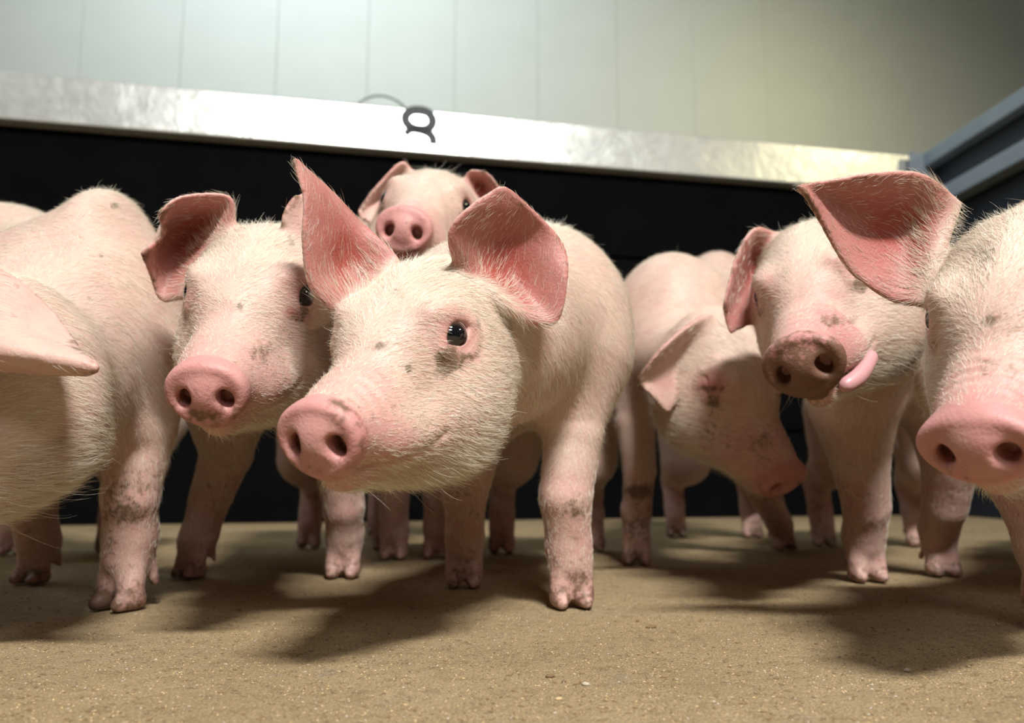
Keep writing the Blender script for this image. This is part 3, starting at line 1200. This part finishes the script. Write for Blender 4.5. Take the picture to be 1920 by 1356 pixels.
    ra_ = hc.attributes.get('radius') or hc.attributes.new('radius', 'FLOAT', 'POINT')
    ra_.data.foreach_set('value', rad_.astype(np.float32))
    so_ = hc.attributes.new('soil', 'FLOAT', 'CURVE')
    so_.data.foreach_set('value', np.clip((bar(np.clip(dirt_shade, 0, 1)) - 0.30) * 1.7 * r_.uniform(0.3, 1.3, total), 0, 0.85).astype(np.float32))
    hc.materials.append(M['hair'])
    ho = bpy.data.objects.new('bristles', hc)
    ho.parent = pig
    ho['kind'] = 'stuff'
    C.objects.link(ho)
    print(name, 'grid', f.F.shape, 'quads', len(Q), 'hairs', total, round(time.time() - t0, 1), 's')
    return pig


def place_head(disc, d, fwd, roll, S):
    R = head_R(fwd, roll)
    return R, W(disc[0], disc[1], d) - R @ (np.array(LM['disc']) * S), S


def leg(pts, foot, fwd, s=1.0):
    return dict(pts=[(W(a, b, d), r) for a, b, d, r in pts], foot=G(*foot) + np.array([0, 0.0, 0.0]), fwd=np.array([fwd[0], fwd[1], 0.0]), s=s)


def leg_w(pts, foot, fwd, s=1.0):
    return dict(pts=[(np.array(p, float), r) for p, r in pts], foot=np.array(foot, float), fwd=np.array([fwd[0], fwd[1], 0.0]), s=s)


def hind(hip, foot, fwd, s=1.0):
    """a hind leg in the dark behind: stifle forward, hock back, near-vertical shank"""
    hip, foot = np.array(hip, float), np.array([foot[0], foot[1], 0.0])
    fw = np.array([fwd[0], fwd[1], 0.0]) / np.linalg.norm(fwd)
    z = np.array([0, 0, 1.0])
    st = hip * 0.55 + foot * 0.45 + fw * 0.03
    st[2] = hip[2] * 0.66
    hock = foot - fw * 0.05 + z * 0.14 * s
    return dict(pts=[(hip, 0.075 * s), (st, 0.058 * s), (hock, 0.029 * s), (foot - fw * 0.03 + z * 0.075 * s, 0.024 * s)], foot=foot, fwd=fw, s=s)


def ear(rows, d, inner='cam', th=0.0042):
    """rows of (px, py, depth offset) base to tip, three across"""
    return dict(rows=[[W(a, b, d + o) for a, b, o in r] for r in rows], inner=inner, th=th)


def depth_of(head, lm):
    R, c, S = head
    p = c + R @ (np.array(LM[lm]) * S)
    return float(p[1] * CP + (p[2] - CAMZ) * SP)


# --- pig C: the pig in the middle, nearest
S = 1.0
R, c = solve_pose({'disc': (596, 820), 'eyeL': (850, 632), 'eyeR': (640, 640), 'earL': (935, 545), 'earR': (697, 530)}, (-0.5, -0.8, -0.3), 0, 0.62, S,
                  {'disc': 1.5, 'eyeL': 1.5, 'earL': 0.6, 'earR': 0.6}, 'C')
H = (R, c, S)
dL, dR = depth_of(H, 'earL'), depth_of(H, 'earR')
print('ear depths C', dL, dR)
build_pig('C', 'pale pig in the middle with its snout thrust forward and both ears pricked', H,
          dict(spine=[(W(1007, 618, 1.02), 0.111), (W(1018, 666, 1.25), 0.106), (W(1012, 668, 1.50), 0.098)],
               neck=[(W(905, 625, 0.87), 0.093)],
               lumps=[(W(1014, 560, 1.03), (0.076, 0.09, 0.085))]),
          [leg([(1080, 690, 0.98, 0.055), (1076, 810, 0.95, 0.034), (1058, 930, 0.925, 0.0305), (1066, 1030, 0.918, 0.0255)], (1078, 1146), (0.15, -1)),
           leg([(930, 720, 1.06, 0.060), (890, 830, 1.085, 0.037), (872, 930, 1.09, 0.030), (872, 1010, 1.09, 0.025)], (868, 1106), (0.0, -1)),
           hind((0.13, 1.55, 0.28), (0.16, 1.62), (0, -1)), hind((0.0, 1.55, 0.28), (-0.02, 1.58), (0, -1))],
          [ear([[(872, 515, 0.01), (925, 555, 0.0), (985, 598, 0.01)],
                [(848, 462, -0.02), (945, 520, 0.025), (1040, 600, 0.01)],
                [(850, 425, -0.03), (965, 455, 0.025), (1060, 520, 0.01)],
                [(885, 388, -0.03), (980, 400, 0.01), (1050, 455, 0.02)],
                [(930, 356, -0.02), (950, 358, -0.01), (985, 385, 0.01)]], dL),
           ear([[(640, 590, -0.02), (693, 548, 0.0), (738, 488, 0.01)],
                [(585, 535, -0.04), (652, 500, 0.005), (718, 462, 0.01)],
                [(571, 450, -0.05), (630, 430, -0.01), (672, 415, 0.01)],
                [(572, 370, -0.05), (595, 362, -0.03), (618, 358, -0.01)],
                [(551, 303, -0.05), (556, 304, -0.045), (562, 308, -0.04)]], dR)],
          hres=0.0019, bres=0.0046, rear=0.011, rear_y=1.15, hair=1.15, seed=3,
          spots=[(712, 650, 18, 11, 0.62, 'd'), (745, 548, 18, 24, 0.36, 'd'), (845, 688, 26, 11, 0.40, 'd'), (830, 700, 14, 16, 0.35, 'd'), (882, 668, 16, 9, 0.50, 'd'), (828, 672, 14, 14, 0.5, 'd'),
                 (766, 690, 8, 8, 0.6, 'd'), (870, 800, 55, 40, 0.26, 'd'), (770, 770, 60, 30, 0.14, 'd'), (860, 620, 60, 50, 0.22, 'p'), (720, 820, 60, 40, 0.22, 'p'),
                 (945, 385, 30, 14, 0.5, 'd'), (980, 455, 40, 25, 0.22, 'd'), (562, 312, 14, 14, 0.5, 'd'), (630, 760, 25, 20, 0.18, 'd'), (915, 720, 40, 60, 0.18, 'p'),
                 (1060, 940, 40, 18, 0.18, 'd'), (1080, 965, 16, 12, 0.3, 'd'), (1085, 1010, 20, 10, 0.3, 'd'), (1090, 1080, 25, 12, 0.25, 'd')],
          back=(0.05, 1, 0))

# --- pig B: left of the middle, behind
R, c = solve_pose({'disc': (385, 735), 'eyeR': (358, 558), 'eyeL': (570, 570), 'earR': (395, 465), 'earL': (600, 445)}, (-0.15, -0.95, -0.25), 0, 0.66, 1.0,
                  {'disc': 1.5, 'earL': 0.5, 'earR': 0.5}, 'B')
H = (R, c, 1.0)
dL, dR = depth_of(H, 'earL'), depth_of(H, 'earR')
print('ear depths B', dL, dR)
build_pig('B', 'pig just left of the middle pig, one ear folded, crumbs under its level snout', H,
          dict(spine=[(W(540, 650, 1.20), 0.098), (W(550, 640, 1.42), 0.104), (W(560, 650, 1.66), 0.095)],
               neck=[(W(505, 610, 0.96), 0.070)]),
          [leg([(425, 760, 1.12, 0.058), (425, 850, 1.16, 0.036), (405, 930, 1.17, 0.030), (378, 1005, 1.18, 0.026)], (338, 1088), (-0.55, -1)),
           leg([(610, 760, 1.15, 0.058), (635, 860, 1.17, 0.036), (642, 950, 1.17, 0.030), (640, 1010, 1.17, 0.026)], (638, 1088), (0.0, -1)),
           hind((-0.40, 1.62, 0.28), (-0.42, 1.68), (0, -1)), hind((-0.28, 1.62, 0.28), (-0.26, 1.66), (0, -1))],
          [ear([[(432, 432, 0.0), (398, 480, 0.005), (352, 548, 0.0)],
                [(428, 372, -0.01), (355, 435, 0.03), (305, 560, 0.0)],
                [(345, 370, -0.03), (308, 428, 0.01), (284, 514, -0.01)],
                [(298, 398, -0.045), (306, 438, -0.01), (266, 476, -0.04)]], dR),
           ear([[(592, 495, 0.0), (602, 445, 0.0), (612, 400, 0.0)],
                [(556, 470, -0.01), (566, 425, -0.01), (582, 368, 0.0)],
                [(531, 420, -0.02), (537, 398, -0.02), (552, 370, -0.02)]], dL, 'away')],
          hres=0.0023, bres=0.0058, rear=0.012, rear_y=1.25, hair=0.8, seed=4,
          spots=[(450, 575, 7, 14, 0.55, 'd'), (490, 660, 30, 22, 0.30, 'd'), (385, 775, 55, 12, 0.35, 'd'), (545, 585, 14, 10, 0.6, 'r'), (540, 690, 60, 60, 0.25, 'p'),
                 (330, 395, 30, 12, 0.4, 'd'), (360, 560, 22, 30, 0.35, 'p'), (545, 450, 10, 25, 0.4, 'd'), (560, 545, 35, 35, 0.3, 'p')],
          back=(0.05, 1, 0))

# --- pig D: head over the back of the middle pig
R, c = solve_pose({'disc': (757, 428), 'eyeL': (868, 392), 'eyeR': (722, 372), 'earR': (750, 360), 'earL': (890, 365)}, (-0.1, -0.95, -0.2), 5, 0.98, 1.02,
                  {'disc': 1.5, 'earL': 0.6, 'earR': 0.6}, 'D')
H = (R, c, 1.02)
dL, dR = depth_of(H, 'earL'), depth_of(H, 'earR')
print('ear depths D', dL, dR)
build_pig('D', 'pig at the back peering over the middle pig with its round pink snout raised', H,
          dict(spine=[(W(758, 560, 1.50), 0.080), (W(765, 590, 1.65), 0.095), (W(765, 620, 1.95), 0.092)],
               neck=[(W(738, 462, 1.28), 0.058)]),
          [leg([(740, 720, 1.42, 0.056), (735, 830, 1.42, 0.036), (735, 930, 1.42, 0.029), (735, 1000, 1.42, 0.025)], (735, 1052), (0.0, -1)),
           leg([(850, 720, 1.44, 0.056), (835, 830, 1.44, 0.036), (825, 930, 1.43, 0.029), (820, 990, 1.42, 0.025)], (817, 1050), (0.0, -1)),
           hind((-0.33, 1.98, 0.28), (-0.34, 2.04), (0, -1)), hind((-0.20, 1.98, 0.28), (-0.19, 2.02), (0, -1))],
          [ear([[(776, 352, 0.0), (762, 368, 0.0), (738, 385, 0.0)],
                [(756, 306, -0.02), (738, 345, 0.01), (712, 398, -0.01)],
                [(712, 345, -0.03), (702, 372, -0.01), (695, 412, -0.03)],
                [(674, 392, -0.04), (675, 402, -0.04), (680, 412, -0.04)]], dR, 'away'),
           ear([[(872, 360, 0.0), (890, 375, 0.0), (908, 392, 0.0)],
                [(880, 324, -0.01), (906, 342, 0.01), (925, 368, 0.0)],
                [(908, 322, -0.03), (922, 336, -0.02), (938, 356, -0.02)]], dL)],
          hres=0.0028, bres=0.007, rear=0.013, rear_y=1.5, hair=0.45, seed=5, back=(0, 1, 0), disc_dirt=0.1)

# --- pig A: at the left edge, shoulder to the camera, its head out of the frame
R = head_R((-0.55, -0.70, -0.45), 10)
c = W(-95, 770, 0.70)
H = (R, c, 1.05)
build_pig('A', 'pig at the left edge seen at the shoulder, a broad flopped ear in front', H,
          dict(spine=[(W(140, 610, 0.98), 0.122), (W(60, 590, 1.22), 0.130), (W(-20, 600, 1.50), 0.115)],
               neck=[(W(40, 720, 0.84), 0.100)],
               lumps=[(W(208, 462, 0.98), (0.040, 0.085, 0.066)), (W(35, 470, 1.28), (0.075, 0.12, 0.066)), (W(200, 620, 0.94), (0.062, 0.09, 0.10))]),
          [leg([(265, 700, 0.95, 0.056), (268, 800, 0.93, 0.037), (240, 930, 0.91, 0.0310), (228, 1010, 0.905, 0.0285)], (198, 1150), (-0.35, -1), 1.12),
           leg([(70, 760, 1.05, 0.060), (60, 860, 1.08, 0.038), (50, 950, 1.10, 0.031), (45, 1020, 1.10, 0.027)], (40, 1100), (-0.3, -1)),
           hind((-0.72, 1.60, 0.27), (-0.80, 1.62), (0.2, -1)), hind((-0.86, 1.50, 0.27), (-0.95, 1.55), (0.2, -1))],
          [ear([[(-70, 495, 0.02), (-80, 580, -0.01), (-70, 648, -0.05), (-70, 690, -0.01)],
                [(15, 520, 0.02), (10, 595, -0.01), (0, 655, -0.06), (0, 690, -0.02)],
                [(85, 575, 0.02), (75, 630, -0.01), (85, 668, -0.06), (85, 698, -0.03)],
                [(135, 635, 0.0), (150, 665, -0.03), (178, 688, -0.06), (170, 703, -0.04)]], 0.66, 'away', 0.0050)],
          hres=0.0034, bres=0.0048, rear=0.011, rear_y=1.15, hair=0.95, seed=6, earhair=0.15, back=(-0.4, 1, 0),
          spots=[(240, 965, 45, 22, 0.48, 'd'), (240, 920, 40, 40, 0.22, 'd'), (215, 385, 8, 8, 0.6, 'd'), (180, 1130, 40, 22, 0.4, 'd'), (190, 480, 5, 6, 0.6, 'd'), (165, 560, 10, 8, 0.45, 'd'),
                 (60, 600, 140, 80, 0.45, 'p'), (60, 685, 150, 20, 0.40, 'p'), (60, 690, 150, 16, 0.22, 'r'), (208, 356, 5, 5, 0.4, 'd'), (5, 565, 8, 6, 0.5, 'd')])

# --- pig E: right of the middle, head low
R, c = solve_pose({'disc': (1475, 905), 'eyeR': (1330, 722), 'earR': (1305, 640), 'eyeL': (1432, 690), 'poll': (1380, 610)}, (0.55, -0.45, -0.65), 0, 1.15, 1.06,
                  {'disc': 1.5, 'eyeL': 0.4, 'poll': 0.5}, 'E')
H = (R, c, 1.06)
dR = depth_of(H, 'earR')
print('ear depth E', dR)
build_pig('E', 'pig right of the middle with lowered head, shut eye and an ear hanging forward', H,
          dict(spine=[(W(1270, 620, 1.45), 0.115), (W(1330, 620, 1.68), 0.115), (W(1345, 600, 1.92), 0.11)],
               neck=[(W(1275, 680, 1.37), 0.075)],
               lumps=[(W(1252, 560, 1.45), (0.065, 0.09, 0.075)), (W(1345, 560, 1.85), (0.085, 0.09, 0.11))]),
          [leg([(1195, 700, 1.42, 0.052), (1190, 790, 1.40, 0.034), (1203, 880, 1.38, 0.028), (1200, 960, 1.37, 0.0245)], (1195, 1062), (-0.1, -1), 0.95),
           leg([(1370, 760, 1.50, 0.055), (1400, 860, 1.50, 0.036), (1430, 940, 1.50, 0.029), (1455, 985, 1.50, 0.025)], (1480, 1035), (0.35, -1)),
           hind((0.42, 1.92, 0.28), (0.40, 1.98), (0, -1)), hind((0.55, 1.90, 0.28), (0.58, 1.96), (0, -1))],
          [ear([[(1328, 592, 0.0), (1312, 650, 0.0), (1285, 715, 0.0)],
                [(1290, 612, -0.03), (1278, 665, 0.01), (1262, 750, 0.0)],
                [(1240, 655, -0.05), (1240, 695, -0.01), (1250, 770, -0.01)],
                [(1197, 708, -0.04), (1202, 718, -0.03), (1215, 735, -0.03)]], dR, 'away'),
           ear([[(1390, 585, 0.0), (1410, 620, 0.0), (1425, 665, 0.0)],
                [(1425, 590, -0.02), (1436, 640, 0.0), (1442, 700, 0.0)],
                [(1452, 640, -0.04), (1456, 680, -0.03), (1455, 730, -0.03)],
                [(1462, 700, -0.05), (1463, 715, -0.05), (1460, 740, -0.05)]], dR + 0.02, 'away')],
          hres=0.0028, bres=0.0065, rear=0.012, rear_y=1.55, hair=0.6, seed=7, closed_eye=True, back=(0.3, 1, 0),
          spots=[(1330, 720, 40, 26, 0.30, 'p'), (1325, 724, 24, 6, 0.4, 'r'), (1330, 728, 26, 6, 0.55, 'd'), (1380, 790, 40, 60, 0.3, 'p'), (1330, 800, 50, 40, 0.22, 'd'),
                 (1430, 830, 50, 50, 0.20, 'd'), (1460, 905, 50, 40, 0.25, 'p'), (1475, 905, 40, 35, 0.2, 'r'), (1197, 920, 26, 12, 0.7, 'd'), (1195, 985, 30, 30, 0.25, 'd'), (1300, 560, 60, 40, 0.12, 'p')])

# --- pig F: muddy snout, head cocked
R, c = solve_pose({'disc': (1503, 690), 'eyeR': (1438, 560), 'eyeL': (1592, 502), 'earR': (1445, 480), 'earL': (1600, 420)}, (-0.42, -0.88, -0.22), 18, 0.72, 1.0,
                  {'disc': 1.5, 'earL': 0.3, 'earR': 0.5}, 'F', 120)
H = (R, c, 1.0)
dL, dR = depth_of(H, 'earL'), depth_of(H, 'earR')
print('ear depths F', dL, dR)
build_pig('F', 'pig with a muddy snout and cocked head, tongue tip showing, drooping ear', H,
          dict(spine=[(W(1640, 640, 1.17), 0.103), (W(1665, 640, 1.38), 0.112), (W(1690, 640, 1.62), 0.105)],
               neck=[(W(1600, 590, 0.98), 0.078)]),
          [leg([(1600, 760, 1.08, 0.058), (1612, 860, 1.12, 0.039), (1630, 950, 1.13, 0.032), (1636, 1010, 1.13, 0.028)], (1638, 1096), (0, -1), 1.05),
           leg([(1770, 760, 1.15, 0.058), (1780, 870, 1.17, 0.038), (1780, 950, 1.17, 0.031), (1780, 1000, 1.17, 0.027)], (1780, 1085), (0, -1)),
           hind((0.68, 1.66, 0.28), (0.66, 1.72), (0, -1)), hind((0.84, 1.66, 0.28), (0.86, 1.72), (0, -1))],
          [ear([[(1455, 445, 0.0), (1448, 485, 0.0), (1440, 540, 0.0)],
                [(1415, 432, -0.02), (1412, 500, 0.015), (1428, 580, 0.0)],
                [(1382, 482, -0.03), (1388, 545, 0.0), (1402, 606, -0.01)],
                [(1358, 568, -0.04), (1362, 592, -0.03), (1370, 624, -0.03)]], dR),
           ear([[(1585, 400, 0.0), (1605, 440, 0.0), (1620, 490, 0.0)],
                [(1640, 395, -0.01), (1645, 450, 0.01), (1650, 510, 0.0)],
                [(1690, 430, -0.02), (1695, 470, 0.0), (1690, 530, -0.01)],
                [(1720, 500, -0.02), (1722, 510, -0.02), (1715, 530, -0.02)]], dL)],
          hres=0.0023, bres=0.0058, rear=0.012, rear_y=1.2, hair=0.8, seed=8, tongue=True, ds=1.22, dzs=1.2, jaw=0.008, back=(0.1, 1, 0), disc_dirt=0.55,
          spots=[(1600, 600, 85, 70, 0.60, 'p'), (1540, 560, 60, 40, 0.25, 'p'), (1560, 600, 26, 14, 0.40, 'd'), (1600, 600, 14, 14, 0.35, 'd'), (1440, 555, 18, 26, 0.5, 'r'), (1440, 540, 30, 40, 0.4, 'p'),
                 (1590, 495, 26, 18, 0.5, 'r'), (1480, 770, 70, 30, 0.40, 'd'), (1560, 780, 40, 25, 0.20, 'd'), (1460, 425, 40, 14, 0.30, 'd'), (1640, 690, 40, 40, 0.2, 'p')])

# --- pig G: at the right edge, closest to the lens
H = place_head((1830, 838), 0.54, (-0.70, -0.62, -0.36), 0, 1.0)
dR = depth_of(H, 'earR')
print('ear depth G', dR)
build_pig('G', 'shaggy faced pig at the right edge with a wide pink ear held out', H,
          dict(spine=[(W(2250, 630, 0.88), 0.115), (W(2200, 640, 1.12), 0.118), (W(2200, 640, 1.38), 0.105)],
               neck=[(W(2030, 560, 0.72), 0.088)]),
          [leg_w([((0.50, 0.86, 0.25), 0.06), ((0.52, 0.85, 0.18), 0.037), ((0.54, 0.84, 0.11), 0.030), ((0.54, 0.84, 0.08), 0.026)], (0.54, 0.80, 0), (0, -1)),
           leg_w([((0.76, 0.86, 0.25), 0.06), ((0.77, 0.85, 0.18), 0.037), ((0.77, 0.84, 0.11), 0.030), ((0.77, 0.84, 0.08), 0.026)], (0.77, 0.80, 0), (0, -1)),
           hind((0.98, 1.36, 0.27), (0.98, 1.42), (0, -1)), hind((1.16, 1.36, 0.27), (1.18, 1.42), (0, -1))],
          [ear([[(1792, 385, 0.01), (1755, 475, 0.0), (1722, 565, 0.0)],
                [(1725, 332, -0.01), (1695, 430, 0.02), (1668, 556, 0.0)],
                [(1640, 328, -0.02), (1622, 410, 0.015), (1595, 505, 0.0)],
                [(1560, 340, -0.02), (1555, 375, 0.0), (1545, 425, -0.01)],
                [(1497, 349, -0.03), (1502, 354, -0.03), (1512, 366, -0.03)]], dR),
           ear([[(1945, 385, 0.02), (1985, 470, 0.02), (2010, 560, 0.02)],
                [(2030, 340, 0.0), (2060, 440, 0.02), (2080, 550, 0.0)],
                [(2130, 350, 0.0), (2140, 420, 0.02), (2150, 510, 0.0)],
                [(2240, 400, 0.0), (2240, 410, 0.0), (2230, 430, 0.0)]], dR + 0.06)],
          hres=0.0021, bres=0.006, rear=0.012, rear_y=0.95, hair=1.25, seed=9, ds=1.14, dzs=0.90, disc_dirt=0.02, back=(0.5, 1, 0), base_dirt=0.0,
          spots=[(1860, 600, 18, 18, 0.5, 'd'), (1850, 470, 40, 35, 0.33, 'd'), (1900, 680, 60, 40, 0.26, 'd'), (1840, 690, 50, 25, 0.22, 'd'), (1870, 650, 50, 60, 0.22, 'p'),
                 (1530, 350, 20, 8, 0.5, 'd'), (1640, 430, 30, 25, 0.25, 'd'), (1690, 440, 50, 60, 0.35, 'r'), (1850, 745, 80, 18, 0.3, 'p')])
print('pigs', round(time.time() - T0, 1))

# ------------------------------------------------------------------ crumbs on the floor
OCT_V = np.array([(1, 0, 0), (-1, 0, 0), (0, 1, 0), (0, -1, 0), (0, 0, 1), (0, 0, -1)], float)
OCT_F = np.array([(0, 2, 4), (2, 1, 4), (1, 3, 4), (3, 0, 4), (2, 0, 5), (1, 2, 5), (3, 1, 5), (0, 3, 5)])


def crumb_field(n, smin, smax, flat, seed, stretch=1.0):
    r = np.random.default_rng(seed)
    y = 0.42 + (r.random(n) ** 1.6) * 1.9
    x = (r.random(n) * 2 - 1) * (0.30 + 0.66 * y)
    s = smin + (smax - smin) * r.random(n) ** 3
    V = np.empty((n, 6, 3))
    for i in range(6):
        j = OCT_V[i][None] * s[:, None] * r.uniform(0.6, 1.3, (n, 3)) * np.array([stretch, 1, flat])
        a = 0
        V[:, i] = j
    th = r.random(n) * 6.283
    c_, s_ = np.cos(th)[:, None], np.sin(th)[:, None]
    X = V[..., 0] * c_ - V[..., 1] * s_
    Y = V[..., 0] * s_ + V[..., 1] * c_
    V[..., 0], V[..., 1] = X, Y
    V[..., 2] += (s * flat * 0.4)[:, None]
    V[..., 0] += x[:, None]
    V[..., 1] += y[:, None]
    F = (OCT_F[None] + (np.arange(n) * 6)[:, None, None]).reshape(-1, 3)
    return np_mesh('meal_crumbs', V.reshape(-1, 3), F, False)


link('meal_crumbs', crumb_field(30000, 0.0004, 0.0012, 0.7, 21), M['crumb'], kind='stuff', category='feed meal', label='fine tan feed meal strewn all over the pen floor')
link('meal_crumbs', crumb_field(16000, 0.0005, 0.0017, 0.5, 22, 1.7), M['crumb_dark'], kind='stuff', category='feed meal', label='dark brown specks scattered through the tan meal on the floor')
link('meal_crumbs', crumb_field(9000, 0.0004, 0.0013, 0.7, 23), M['crumb_grey'], kind='stuff', category='feed meal', label='pale grey grains scattered through the tan meal on the floor')


def pellet(px, py, L, r, ang, mat, label, group=None):
    import bmesh as _b
    bm_ = _b.new()
    _b.ops.create_icosphere(bm_, subdivisions=2, radius=1.0)
    q = np.random.default_rng(int(px * 7 + py))
    for v in bm_.verts:
        k = 1 + 0.18 * math.sin(v.co.x * 5 + px) * math.cos(v.co.y * 4 + py) + q.normal(0, 0.05)
        v.co = Vector((v.co.x * L * k, v.co.y * r * k, v.co.z * r * 0.8 * k))
    me = bpy.data.meshes.new('feed_pellet')
    bm_.to_mesh(me)
    bm_.free()
    me.polygons.foreach_set('use_smooth', np.ones(len(me.polygons), bool))
    p = G(px, py, 0.0)
    o = link('feed_pellet', me, mat, loc=(p[0], p[1], r * 0.55), category='pellet', label=label)
    if group:
        o['group'] = group
    o.rotation_euler = (0, 0, ang)


GP = 'larger bits lying on the meal'
pellet(1031, 1271, 0.0036, 0.0021, 0.1, M['crumb_dark'], 'brown oval pellet at front centre of the floor', GP)
pellet(1098, 1286, 0.0032, 0.0020, -0.3, M['crumb_grey'], 'greyish pellet just right of the brown oval pellet', GP)
pellet(1057, 1280, 0.0018, 0.0014, 0.6, M['crumb_dark'], 'tiny brown crumb between the brown and the greyish pellets', GP)
pellet(1048, 1313, 0.0027, 0.0015, 0.2, M['crumb'], 'reddish tan flake in front of the brown oval pellet', GP)
pellet(1220, 1178, 0.0055, 0.0022, 0.1, M['crumb_dark'], 'dark clump on the floor to the right of the middle front hoof', GP)
pellet(1196, 1166, 0.0022, 0.0018, 0.9, M['crumb_dark'], 'small dark bit just behind the dark clump', GP)
pellet(1702, 1260, 0.0032, 0.0022, 0.4, M['crumb_grey'], 'grey stone on the floor at the right under the muddy-snouted pig', GP)
pellet(448, 1146, 0.0028, 0.0016, 0.0, M['crumb_dark'], 'dark speck on the floor right of the left front hoof', GP)
print('done', round(time.time() - T0, 1))
